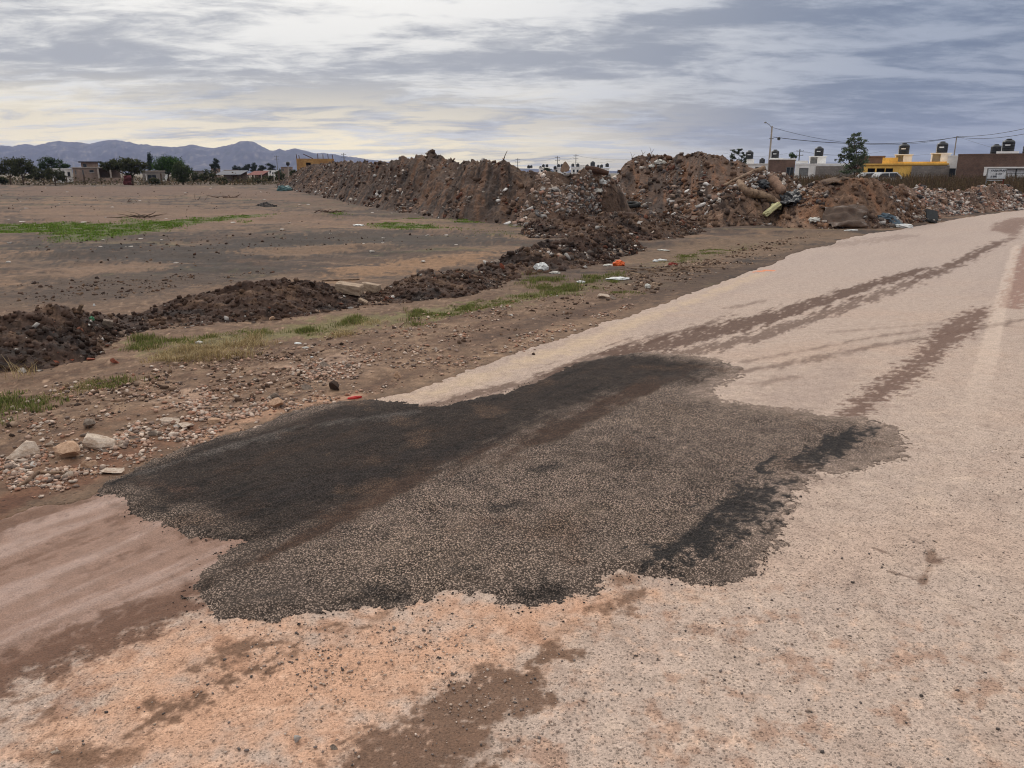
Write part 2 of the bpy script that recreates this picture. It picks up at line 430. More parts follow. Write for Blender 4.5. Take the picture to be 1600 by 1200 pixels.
def ground_z(X, Y, rs=None):
    X = np.atleast_1d(np.asarray(X, float)); Y = np.atleast_1d(np.asarray(Y, float))
    if rs is None: rs = poly_sdf(X, Y, ROAD, 3.0)
    r = np.hypot(X, Y)
    a, c = along(X, Y)
    z = .020 * fbm(X * 1.3, Y * 1.3, 4, 11) + .010 * fbm(X * 6, Y * 6, 3, 21) * sm(40 - r, 0, 20)
    z += .016 * fbm(a * .5, c * 3.2, 3, 31) * sm(14 - r, 0, 6)                          # wheel ruts along the verge
    z += .11 * fbm(X * .16, Y * .30, 4, 41, .55) * sm(r, 8, 22)
    z += .075 * fbm(X * .5, Y * 1.0, 4, 45, .6) * sm(r, 9, 16) * sm(110 - r, 0, 60)
    z += .25 * fbm(X * .012, Y * .012, 3, 51) * sm(r, 90, 300)
    return z * sm(rs, -.05, .9)
def gz(x, y): return float(ground_z(x, y)[0])

# polar sheet round the camera: fine near by, coarse far off
def build_sheets():
    hA = R(47); th = np.concatenate([np.linspace(-math.pi, -hA, 90, endpoint=False), np.linspace(-hA, hA, 700, endpoint=False), np.linspace(hA, math.pi, 90, endpoint=False)])
    rr = [.12, .5, .9, 1.2, 1.4, 1.55]; r = 1.6
    while r < 170:
        rr.append(r); r += min(.00125 * (r * r + CAMH ** 2) / CAMH, .016 * r)
    while r < 14000: rr.append(r); r *= 1.10
    rr = np.array(rr); nr, na = len(rr), len(th)
    X = (rr[:, None] * np.sin(th)[None, :]).ravel(); Y = (rr[:, None] * np.cos(th)[None, :]).ravel()
    I, J = np.meshgrid(np.arange(nr - 1), np.arange(na), indexing='ij')
    F = np.stack([I * na + J, I * na + (J + 1) % na, (I + 1) * na + (J + 1) % na, (I + 1) * na + J], -1).reshape(-1, 4)
    dist = np.hypot(X, Y); al, ac = along(X, Y)
    rs0 = poly_sdf(X, Y, ROAD, 3.0)
    nearm = sm(22 - dist, 0, 14)
    rs = rs0 + nearm * (.10 * fbm(X * 1.5, Y * 1.5, 3, 5) + .07 * fbm(X * 7, Y * 7, 4, 6, .65)) + (1 - nearm) * .3 * fbm(X * .4, Y * .4, 3, 7)
    ps0 = poly_sdf(X, Y, PATCH, 1.0)
    ps = ps0 + .06 * fbm(X * 3, Y * 3, 3, 61) + .055 * fbm(X * 12, Y * 12, 4, 62, .65) + .02 * fbm(X * 55, Y * 55, 2, 63)
    thin = sm(X, .55, 1.5); ps = ps + thin * (.10 * fbm(X * 9, Y * 13, 4, 64, .7) + .09 * fbm(X * 40, Y * 40, 3, 65, .7) - .03)
    n_lo = fbm(X * .35, Y * .8, 4, 71, .6); n_md = fbm(X * 1.7, Y * 2.6, 4, 72, .6); n_hi = fbm(X * 9, Y * 9, 4, 73, .6); n_vh = fbm(X * 34, Y * 34, 3, 74)
    st = fbm(al * .55, ac * 4.5, 4, 75, .6); st2 = fbm(al * 1.6, ac * 11, 3, 76, .6)
    def put(col, m, c): m = np.clip(m, 0, 1)[:, None]; return col * (1 - m) + np.array(c)[None, :] * m
    # ---------------- soil
    col = np.empty((len(X), 3)); col[:] = S(116, 93, 76)
    far = sm(dist, 9, 14)
    f_a = fbm(X * .10, Y * .42, 5, 171, .62); f_b = fbm(X * .55, Y * 1.5, 4, 172, .65); f_c = fbm(X * 3.0, Y * 3.0, 3, 173, .6)
    col = put(col, far * sm(f_a + .6 * f_b + .3 * f_c, -.16, .16), S(92, 72, 60))
    col = put(col, far * sm(f_b + .5 * f_a + .5 * f_c, .12, .4) * .85, S(62, 51, 45))
    col = put(col, far * sm(-f_a - .6 * f_b + .3 * f_c, .12, .4), S(136, 106, 83))
    col = put(col, far * sm(f_c + .5 * n_hi - .3 * f_b, .3, .6) * .5, S(150, 122, 98))
    col = put(col, far * sm(fbm(X * .22, Y * .7, 4, 174, .6) + .3 * f_c, .12, .4) * .7, S(72, 60, 53)); col = put(col, far * sm(fbm(X * .15, Y * .5, 4, 175, .6) + .4 * f_c, .2, .5) * .45, S(104, 100, 66))
    # verge between the berm and the road
    vg = sm(13 - dist, 0, 3) * sm(rs0, 0, .2)
    col = put(col, vg, S(116, 91, 73))
    col = put(col, vg * sm(st + .5 * n_hi, -.1, .45), S(94, 70, 55))
    col = put(col, vg * sm(-n_md - .7 * n_hi, .1, .5) * .8, S(144, 117, 95))
    col = put(col, vg * sm(n_hi * .7 + n_vh, .35, .8) * .7, S(176, 146, 122))
    wet = np.zeros(len(X))
    speck = 0.0
    def zone(kind, pts, c, k=1.0, soft=.12, n=.15, w=None, wetv=0, nz=None, grow=0.0):
        nonlocal col, wet
        d = poly_sdf(X, Y, pts, 1.5 + n) if kind == 'p' else stroke(X, Y, pts, w, 1.5 + n)
        m = k * (1 - speck) * sm(-(d - grow + n * (n_md * .7 + n_hi * .9 + (.5 * f_b if n > .4 else 0) if nz is None else nz)) / soft, 0, 1)
        col = put(col, m, c); wet = np.maximum(wet, m * wetv); return m
    # reddish muddy strip beside the road, lower left
    zone('p', GP((-80, 800), (0, 745), (120, 712), (260, 664), (330, 640), (360, 660), (200, 735), (150, 765), (0, 815), (-80, 845)), S(112, 76, 56), .85, .2, .2)
    zone('p', GP((0, 705), (140, 660), (330, 600), (420, 590), (400, 615), (250, 650), (100, 700), (0, 735)), S(122, 88, 66), .7, .25, .2)
    zone('p', GP((-40, 775), (30, 768), (150, 748), (160, 764), (60, 790), (-40, 820)), S(86, 56, 42), .7, .1, .12)
    zone('p', GP((330, 690), (470, 640), (580, 620), (600, 612), (480, 618), (360, 650), (290, 690)), S(182, 142, 116), .75, .12, .12)
    zone('p', GP((220, 618), (300, 600), (340, 612), (330, 640), (250, 640)), S(178, 148, 128), .6, .2, .3)
    zone('p', GP((420, 575), (480, 560), (560, 545), (600, 565), (560, 590), (470, 600)), S(168, 140, 122), .6, .25, .3)
    zone('p', GP((590, 620), (700, 560), (820, 520), (980, 470), (1000, 485), (830, 545), (700, 590)), S(150, 122, 98), .8, .3, .25)
    zone('s', GP((720, 540), (850, 500), (960, 475), (1060, 450), (1170, 415)), S(78, 58, 47), .8, .35, .5, [.2, .3, .35, .4, .5])
    zone('s', GP((1000, 475), (1100, 440), (1180, 412), (1260, 385)), S(94, 74, 60), .8, .4, .5, [.2, .3, .4, .5])
    zone('p', GP((940, 400), (1100, 372), (1250, 362), (1400, 362), (1300, 380), (1150, 420), (1020, 440)), S(124, 100, 80), .8, .6, .8)
    zone('p', GP((1000, 410), (1120, 385), (1200, 380), (1100, 405), (1020, 425)), S(122, 112, 80), .6, .6, .8)
    # mossy, greenish verge
    for q in (((180, 535), (400, 512), (560, 490), (700, 478), (800, 470), (700, 500), (480, 530), (250, 560)), ((610, 500), (820, 455), (960, 430), (930, 450), (760, 490), (640, 510))):
        zone('p', GP(*q), S(112, 108, 66), .65, .3, .5)
    # field: charcoal-grey spill and paler worked soil
    zone('p', GP((60, 392), (160, 380), (260, 377), (240, 388), (140, 398)), S(46, 40, 38), .9, .6, 1.0)
    zone('p', GP((0, 372), (90, 372), (180, 392), (330, 380), (480, 362), (640, 362), (760, 362), (820, 372), (720, 388), (560, 386), (420, 400), (300, 430), (200, 420), (0, 400)), S(66, 56, 50), .85, .7, 1.6)
    zone('p', GP((0, 440), (120, 425), (340, 425), (420, 410), (480, 415), (380, 440), (200, 470), (0, 480)), S(78, 63, 54), .8, .4, .8)
    zone('p', GP((480, 418), (700, 398), (800, 388), (760, 412), (700, 422), (600, 432), (520, 445)), S(152, 117, 88), .9, .5, .9)
    zone('p', GP((330, 392), (520, 375), (640, 378), (560, 395), (420, 405)), S(146, 114, 88), .6, .6, 1.0)
    zone('p', GP((0, 425), (160, 408), (320, 408), (250, 425), (80, 440)), S(152, 120, 96), .6, .5, .7)
    zone('p', GP((0, 320), (220, 318), (460, 328), (640, 345), (800, 352), (700, 366), (420, 352), (300, 362), (0, 350)), S(136, 106, 86), .6, 1.2, 2.5)
    zone('p', GP((0, 292), (300, 291), (470, 298), (620, 330), (500, 322), (300, 306), (0, 308)), S(118, 90, 74), .7, 2, 3)
    zone('p', GP((500, 330), (640, 338), (740, 348), (690, 338), (600, 325)), S(82, 66, 58), .6, 1, 1)
    zone('p', GP((860, 345), (960, 320), (1040, 322), (1120, 335), (1060, 345), (960, 340)), S(84, 70, 59), .9, 1, .8)
    zone('s', GP((400, 408), (520, 402), (640, 395), (760, 392)), S(98, 80, 68), .7, .15, .2, .12)
    # ---------------- where lawns of weeds grow the soil is greenish
    for q in GRASS_FAR: zone('p', GP(*q), S(92, 98, 48), .8, .5, .6)
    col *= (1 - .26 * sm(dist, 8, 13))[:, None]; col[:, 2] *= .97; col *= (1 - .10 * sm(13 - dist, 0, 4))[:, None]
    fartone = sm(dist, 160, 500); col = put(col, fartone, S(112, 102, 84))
    z = ground_z(X, Y, rs0) - .05 * sm(-rs, -.0, .08)
    keep = (rs0[F].min(1) > -.45)
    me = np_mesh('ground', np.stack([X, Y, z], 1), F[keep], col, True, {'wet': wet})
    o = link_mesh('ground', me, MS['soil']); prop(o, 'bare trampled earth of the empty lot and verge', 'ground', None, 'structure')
    # ---------------- road
    col = np.empty((len(X), 3)); col[:] = S(182, 161, 146); wet = np.zeros(len(X)); peb = np.ones(len(X))
    col = put(col, sm(n_lo + .5 * n_md, -.1, .6) * .6, S(184, 158, 140))
    col = put(col, sm(st + .3 * n_hi, .05, .6) * .5, S(184, 162, 145))
    col = put(col, sm(n_hi + .6 * n_vh, .15, .7) * .3, S(158, 132, 114))
    nd_ = .2 + .8 * sm(9 - dist, 0, 5); col = put(col, sm(fbm(X * 4, Y * 4, 4, 181, .65), .05, .5) * .5 * nd_, S(156, 134, 120)); col = put(col, sm(fbm(X * 5, Y * 5, 4, 182, .65), .1, .5) * .4 * nd_, S(204, 180, 160)); col = put(col, sm(fbm(al * .25, ac * 1.3, 4, 185, .6), .0, .45) * .4, S(158, 138, 127)); col = put(col, sm(dist, 7, 16) * .6, S(172, 155, 145))
    right = sm(ac, 1.2, 3.6)
    col = put(col, right * .75, S(172, 154, 143))
    col = put(col, right * sm(n_md, .1, .6) * .4, S(178, 148, 136))
    # sandy orange dust in front of the patch
    zone('p', GP((-60, 1090), (120, 1000), (300, 950), (620, 920), (960, 900), (1200, 880), (1250, 905), (1150, 960), (1000, 1010), (900, 1080), (720, 1205), (300, 1300), (-200, 1300)), S(198, 158, 130), .9, .5, .4)
    m = zone('p', GP((-60, 1090), (120, 1000), (300, 950), (620, 920), (960, 900), (1050, 960), (850, 1050), (600, 1200), (300, 1300), (-200, 1300)), S(190, 145, 117), .45, .4, .4); peb *= 1 - .3 * m
    m = zone('p', GP((590, 626), (830, 547), (1000, 489), (1180, 423), (1220, 425), (1040, 500), (940, 545), (800, 590), (690, 632)), S(190, 166, 140), .8, .3, .2); peb *= 1 - .6 * m
    om = sm(1.0 - np.abs(ac - .1) * 0, 0, 1) * sm(3.3 - dist, 0, .6); col = put(col, om * sm(fbm(X * 5.5, Y * 5.5, 5, 183, .68) + .3 * st2, .06, .42) * .55, S(150, 110, 86)); col = put(col, om * sm(fbm(X * 13, Y * 13, 4, 184, .68), .15, .5) * .45, S(218, 182, 156))
    # damp mud coming in from the left
    mp = GP((-160, 850), (-60, 800), (0, 775), (160, 735), (300, 760), (420, 810), (430, 850), (380, 890), (330, 945), (200, 990), (80, 1045), (0, 1085), (-120, 1130))
    m = zone('p', mp, S(136, 106, 90), .95, .10, .16); peb *= 1 - .85 * m
    md = poly_sdf(X, Y, mp); inn = sm(-md, .02, .2)
    col = put(col, m * sm(st + .5 * st2 + .4 * n_hi, .0, .5) * inn * .8, S(160, 132, 118)); col = put(col, m * sm(-st + .7 * n_hi + .4 * st2, .1, .5) * .8, S(110, 80, 63)); col = put(col, m * sm(n_vh + .6 * n_hi, .4, .8) * .6, S(92, 66, 52)); wet = np.maximum(wet, m * (.35 + .5 * sm(st, .0, .4)) * .8)
    speck = .7 * sm(n_vh + .8 * n_hi + .5 * st2, .15, .6)
    zone('s', GP((-120, 1120), (0, 1060), (120, 1010), (240, 960), (300, 930)), S(98, 68, 51), .9, .10, .22, [.18, .17, .15, .12, .08], .25)
    zone('s', GP((-60, 845), (40, 812), (130, 782), (190, 790)), S(98, 68, 50), .8, .1, .14, [.14, .1, .07, .03])
    # damp, dark brown stains
    speck = .75 * sm(n_vh + .5 * n_hi, .28, .6)
    stain = S(106, 79, 61)
    nzs = n_md * .5 + n_hi * 1.2 + .6 * n_vh
    m = zone('p', GP((520, 1230), (575, 1165), (640, 1118), (690, 1078), (760, 1050), (830, 1062), (850, 1085), (800, 1112), (775, 1150), (735, 1195), (700, 1240)), stain, .95, .08, .10, None, .1, nzs, .06); wet = np.maximum(wet, m * .35); peb *= 1 - .6 * m
    for pts, w, k in (
        (((835, 1035), (870, 1028), (900, 1022)), .035, .9), (((950, 955), (975, 950), (985, 930)), .03, .8), (((940, 905), (980, 910)), .03, .6), (((860, 990), (950, 980)), .03, .3),
        (((200, 1150), (270, 1105), (340, 1070), (420, 1040)), [.01, .03, .035, .02], .85), (((300, 1045), (360, 1020), (460, 1000), (560, 978)), [.02, .03, .03, .01], .85),
        (((330, 1075), (400, 1045), (470, 1015)), .035, .8), (((-20, 1130), (60, 1115), (130, 1100)), .03, .8), (((60, 1180), (150, 1180)), .03, .6), (((0, 1105), (80, 1085)), .02, .6),
        (((500, 1000), (620, 962)), .015, .5), (((80, 1210), (200, 1190)), .03, .6), (((240, 1130), (330, 1060), (420, 1010)), .02, .6)):
        m = zone('s', GP(*pts), stain, k, .07, .09, w, .1, nzs + .8 * st2, .03); peb *= 1 - .5 * m
    # wheel tracks of carried mud
    tr = S(90, 67, 55)
    sn = .55 * n_hi + 1.0 * st2 + .5 * n_vh
    for pts, w, k, nn in (
        (((975, 552), (1090, 525), (1200, 497), (1310, 462), (1420, 428), (1450, 418)), [.20, .20, .19, .17, .13, .08], .92, .16),
        (((1060, 556), (1180, 528), (1290, 490), (1380, 458), (1480, 420), (1560, 378)), [.12, .12, .12, .11, .14, .12], .75, .20),
        (((860, 585), (930, 560), (1000, 535), (1090, 512), (1150, 492)), [.10, .12, .11, .06, .02], .7, .16),
        (((670, 637), (740, 618), (830, 598), (900, 570)), [.10, .11, .08, .06], .8, .10),
        (((1140, 482), (1195, 470)), .05, .55, .08), (((1420, 440), (1500, 408), (1580, 372)), .10, .55, .2),
        (((1150, 582), (1250, 566), (1350, 545), (1450, 528), (1600, 500)), [.05, .06, .05, .05, .05], .6, .09),
        (((1160, 566), (1260, 548), (1360, 528), (1480, 512)), .03, .55, .07), (((1180, 600), (1240, 590)), .05, .4, .1), (((1300, 520), (1480, 505), (1600, 512)), .03, .35, .06),
        (((1270, 385), (1350, 378), (1420, 368)), .3, .25, .4)):
        m = zone('s', GP(*pts), tr, k, .09, nn, w, .05, sn, .04); peb *= 1 - .4 * m
    sx = .6 * fbm(X * 6, Y * 22, 4, 81, .65) + .7 * n_hi + .4 * n_vh
    m = zone('s', GP((1325, 655), (1355, 625), (1400, 598), (1435, 570), (1455, 550), (1490, 518), (1525, 492), (1540, 480)), S(104, 79, 67), .9, .08, .20, [.10, .12, .15, .14, .14, .20, .17, .08], .05, sx); peb *= 1 - .4 * m
    zone('s', GP((1578, 480), (1592, 440), (1604, 400), (1612, 380)), S(138, 104, 90), .75, .05, .22, .16, 0, sx)
    zone('s', GP((1660, 338), (1600, 341), (1578, 350), (1570, 360), (1582, 366), (1584, 374)), S(128, 104, 92), .85, .15, .2, [.4, .42, .5, .42, .2, .12], 0, sx)
    zone('s', GP((1590, 345), (1575, 362)), S(128, 104, 92), .6, .2, .2, .3, 0, sx)
    speck = 0.0
    # old edge line, worn and dusted over
    ld = stroke(X, Y, GP((1589, 383), (1562, 480), (1532, 600), (1506, 720), (1480, 850)), .085)
    lf = sm(-(ld + .03 * n_hi) / .02, 0, 1) * sm(Y, 3.2, 8.0); col = put(col, lf * .26 * (1 - .5 * sm(n_hi + n_vh, .1, .7)), S(226, 204, 184)); peb *= 1 - .4 * lf
    od = stroke(X, Y, GP((1172, 426), (1200, 423), (1216, 424)), [.03, .08, .03]); col = put(col, .8 * sm(-(od + .08 * n_hi) / .04), S(232, 128, 72))
    # broken spot on the right
    zone('s', GP((1440, 915), (1452, 880), (1465, 840)), S(112, 86, 70), .8, .03, .06, [.02, .03, .015]); [zone('s', GP(*q), S(104, 82, 70), .75, .012, .03, .006) for q in (((1365, 858), (1400, 872), (1425, 884), (1452, 886)), ((1390, 895), (1415, 902), (1440, 912)), ((1452, 880), (1500, 868), (1545, 876)), ((1410, 842), (1440, 850), (1462, 845)), ((1470, 835), (1478, 810)))]
    hole = stroke(X, Y, GP((1440, 910), (1452, 880), (1462, 850)), .03)
    zr = .004 + .005 * fbm(X * .9, Y * .9, 3, 91) + .0012 * n_hi + .0012 * n_vh + .003 * m * 0 - .006 * sm(-(hole + .03 * n_hi) / .03)
    zr += .010 * st * sm(-md, .0, .25) * sm(6 - dist, 0, 1)
    zr = zr - .07 * sm(rs, -.03, .06)
    sel = (rs[F].min(1) < .05) & (dist[F].max(1) < 75) & (ps0[F].min(1) > -.25)
    me = np_mesh('road', *compact(np.stack([X, Y, zr], 1), F[sel], col, {'wet': wet, 'peb': peb}))
    o = link_mesh('road', me, MS['road'])
    prop(o, 'pale dusty paved road running off to the right', 'road', None, 'structure')
    # ---------------- the patch of fresh asphalt
    col = np.empty((len(X), 3)); col[:] = S(152, 132, 118); wet = np.zeros(len(X)); peb = np.ones(len(X))
    col = put(col, sm(n_md + .6 * n_hi, -.05, .5) * .6, S(124, 108, 98))
    nzp = .7 * n_md + .9 * st + .6 * st2 + .5 * n_hi
    dk = zone('p', GP((120, 770), (300, 690), (590, 615), (900, 560), (960, 545), (1170, 570), (1110, 600), (980, 625), (880, 670), (760, 735), (650, 785), (540, 825), (480, 862), (420, 890), (330, 935), (270, 940), (340, 850), (200, 810)), S(60, 49, 43), .95, .26, .19, None, .05, nzp)
    col = put(col, dk * sm(st2 + .5 * n_hi, .1, .6) * .8, S(38, 33, 31)); col = put(col, dk * sm(-st + .5 * n_md + .5 * n_hi, .15, .6) * .7, S(80, 62, 51))
    peb *= 1 - .12 * dk
    m = zone('s', GP((400, 890), (560, 805), (700, 745), (860, 672), (1000, 612), (1100, 575)), S(84, 63, 51), .9, .16, .19, [.12, .16, .17, .16, .15, .12], 0, nzp); peb *= 1 - .3 * m
    zone('s', GP((430, 780), (600, 740), (760, 690)), S(56, 49, 47), .6, .12, .15, .14, 0, nzp)
    zone('s', GP((220, 745), (330, 712), (470, 672), (640, 650), (720, 645)), S(112, 103, 97), .7, .1, .12, [.03, .05, .07, .06, .03], 0, nzp)
    zone('s', GP((165, 765), (260, 716), (400, 668), (520, 632), (590, 628)), S(34, 32, 33), .85, .05, .05, .025)
    zone('s', GP((250, 800), (330, 840), (370, 845)), S(44, 40, 38), .7, .08, .08, .06)
    zone('s', GP((230, 760), (290, 775)), S(112, 84, 70), .55, .1, .1, .06)
    blk = zone('s', GP((1370, 665), (1310, 690), (1260, 725), (1210, 760), (1150, 810), (1090, 855), (1060, 880)), S(40, 36, 35), .92, .10, .22, [.06, .10, .13, .14, .15, .15, .12], .5, .5 * n_md + 1.0 * n_hi + .9 * st2 + .5 * n_vh)
    zone('s', GP((1050, 590), (1120, 575)), S(76, 70, 68), .5, .1, .1, .1)
    for q, w in (((830, 740), .06), ((780, 800), .07), ((560, 940), .09), ((700, 900), .05), ((960, 925), .06), ((820, 935), .08), ((400, 940), .07)):
        p = G(*q); zone('s', [p, (p[0] + .12, p[1] + .03)], S(56, 50, 47), .75, .08, .12, w, .2)
    zone('s', GP((860, 830), (930, 800)), S(120, 102, 84), .4, .1, .1, .1)
    big = fbm(X * 1.1, Y * 1.1, 3, 191); col = put(col, sm(big + .4 * n_hi, .1, .5) * .4, S(84, 72, 64)); col = put(col, sm(-big + .5 * n_hi, .15, .55) * .35 * (1 - dk), S(158, 136, 118)); col = put(col, sm(fbm(X * 2.3, Y * 2.3, 4, 192, .6), .2, .55) * .4, S(120, 94, 76))
    # the thin right-hand edge where the mix feathers out on the dusty road
    fe = sm(ps0, -.30, .04) * thin; col = put(col, fe * sm(n_hi + 1.3 * n_vh, -.15, .4) * .9, S(178, 156, 141)); peb *= 1 - .5 * fe
    zp = (.020 - .013 * thin) * sm(-ps / .10, -.1, 1) + .006 * n_vh + .006 * n_hi + .008 * fbm(al * .8, ac * 3, 2, 92) - .03 * sm(ps, .0, .03) + .004
    zp = np.where(ps < -.005, np.maximum(zp, .0085 + .002 * n_hi), zp)
    sel = ps[F].min(1) < .03
    me = np_mesh('patch', *compact(np.stack([X, Y, zp], 1), F[sel], col, {'wet': wet, 'peb': peb}))
    o = link_mesh('asphalt_patch', me, MS['patch'])
    prop(o, 'rough black patch of fresh asphalt on the dusty road', 'pavement', None, 'structure')
def compact(V, F, col, extra):
    k, inv = np.unique(F, return_inverse=True)
    return V[k], inv.reshape(F.shape), col[k], True, {a: b[k] for a, b in extra.items()}

GRASS_FAR = [((-60, 352), (40, 346), (110, 345), (200, 350), (290, 345), (300, 353), (220, 368), (150, 377), (80, 378), (60, 366), (-60, 362)),
             ((180, 340), (260, 346), (300, 344), (330, 340), (430, 334), (420, 338), (300, 352), (200, 350)),
             ((500, 336), (520, 332), (545, 337), (520, 339)), ((570, 352), (620, 349), (690, 353), (705, 357), (640, 359), (580, 356)),
             ((620, 342), (660, 339), (680, 343), (640, 345)), ((700, 341), (745, 343), (765, 349), (720, 348)), ((785, 347), (815, 347), (812, 354), (795, 353)),
             ((370, 346), (390, 345), (388, 349))]
build_sheets()

# ------------------------------------------------------------------ hills far behind
def build_hills():
    ridge = [(-700, 236), (-500, 224), (-300, 232), (-150, 224), (0, 229), (20, 230), (35, 227), (60, 228), (92, 221), (115, 223), (140, 227), (170, 220), (200, 223), (215, 227), (240, 228), (262, 231), (285, 231), (300, 227),
             (320, 232), (335, 233), (355, 229), (365, 227), (373, 223), (385, 222), (396, 223), (404, 227), (415, 233), (427, 237), (436, 234), (446, 236), (462, 232), (476, 235), (490, 239), (520, 242), (550, 246), (575, 250), (640, 256), (760, 262), (900, 266), (1000, 268)]
    D0 = 5200.0
    us = np.arange(-700, 1000, 3.0); vs = np.interp(us, [p[0] for p in ridge], [p[1] for p in ridge])
    K = 46; V = []
    top = np.array([P(u, v, D0) for u, v in zip(us, vs)]); hgt = np.maximum(top[:, 2], 2)
    for k in range(K):
        t = k / (K - 1)                                   # 0 at the foot in front, .7 at the crest, 1 behind
        y = D0 - 1500 + 2150 * t
        f = sm(t, -.15, .70) ** 1.25 if t <= .70 else 1 - sm(t, .70, 1.05) * .95
        x = top[:, 0] * y / D0
        rid = 1 - np.abs(fbm(x * .0035, np.full_like(x, y) * .0016, 5, 201, .55)) * 2.2
        env = (1 - abs(t - .70) / .72) * (t < .70) + (t >= .70) * (1 - sm(t, .70, 1))
        amp = np.sin(np.clip(t / .70, 0, 1) * math.pi) if t < .70 else 0
        z = hgt * f + hgt * .30 * amp * (rid - .55) + (3.0 * fbm(x * .02, np.full_like(x, y * .02), 3, 211) if t > .3 else 0)
        if k == 0: z = np.full_like(x, -3.0)
        V.append(np.stack([x, np.full_like(x, y), z], 1))
    V = np.concatenate(V); n = len(us); I, J = np.meshgrid(np.arange(K - 1), np.arange(n - 1), indexing='ij')
    F = np.stack([I * n + J, I * n + J + 1, (I + 1) * n + J + 1, (I + 1) * n + J], -1).reshape(-1, 4)
    c = np.empty((len(V), 3)); c[:] = S(66, 67, 76); q = fbm(V[:, 0] * .012, V[:, 2] * .05 + V[:, 1] * .004, 4, 221, .6)  # bluish base: part of the distant haze is put into the colour
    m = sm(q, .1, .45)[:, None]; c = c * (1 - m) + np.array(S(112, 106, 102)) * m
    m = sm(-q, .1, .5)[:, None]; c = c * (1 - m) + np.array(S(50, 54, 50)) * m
    o = link_mesh('hills', np_mesh('hills', V, F, c, True), mat_vcol('hillside', .95, .02, .3, 0))
    prop(o, 'long blue-grey mountain ridge on the horizon', 'mountains', None, 'structure')
build_hills()

def build_haze():
    me = bpy.data.meshes.new('haze'); b = MB().box(-9000, 9000, -800, 6100, -4, 330); me.from_pydata(b.v, [], b.f)
    m = bpy.data.materials.new('haze_air'); m.use_nodes = True; nt = m.node_tree; nt.nodes.clear()
    o_ = nt.nodes.new('ShaderNodeOutputMaterial'); v = nt.nodes.new('ShaderNodeVolumePrincipled')
    v.inputs['Color'].default_value = (.58, .66, 1.0, 1); v.inputs['Density'].default_value = HAZE; v.inputs['Anisotropy'].default_value = 0.2
    nt.links.new(v.outputs[0], o_.inputs['Volume'])
    o = link_mesh('haze', me, m); prop(o, 'thin bluish haze in the air', 'haze', None, 'stuff')
HAZE = 1.0e-4
build_haze()

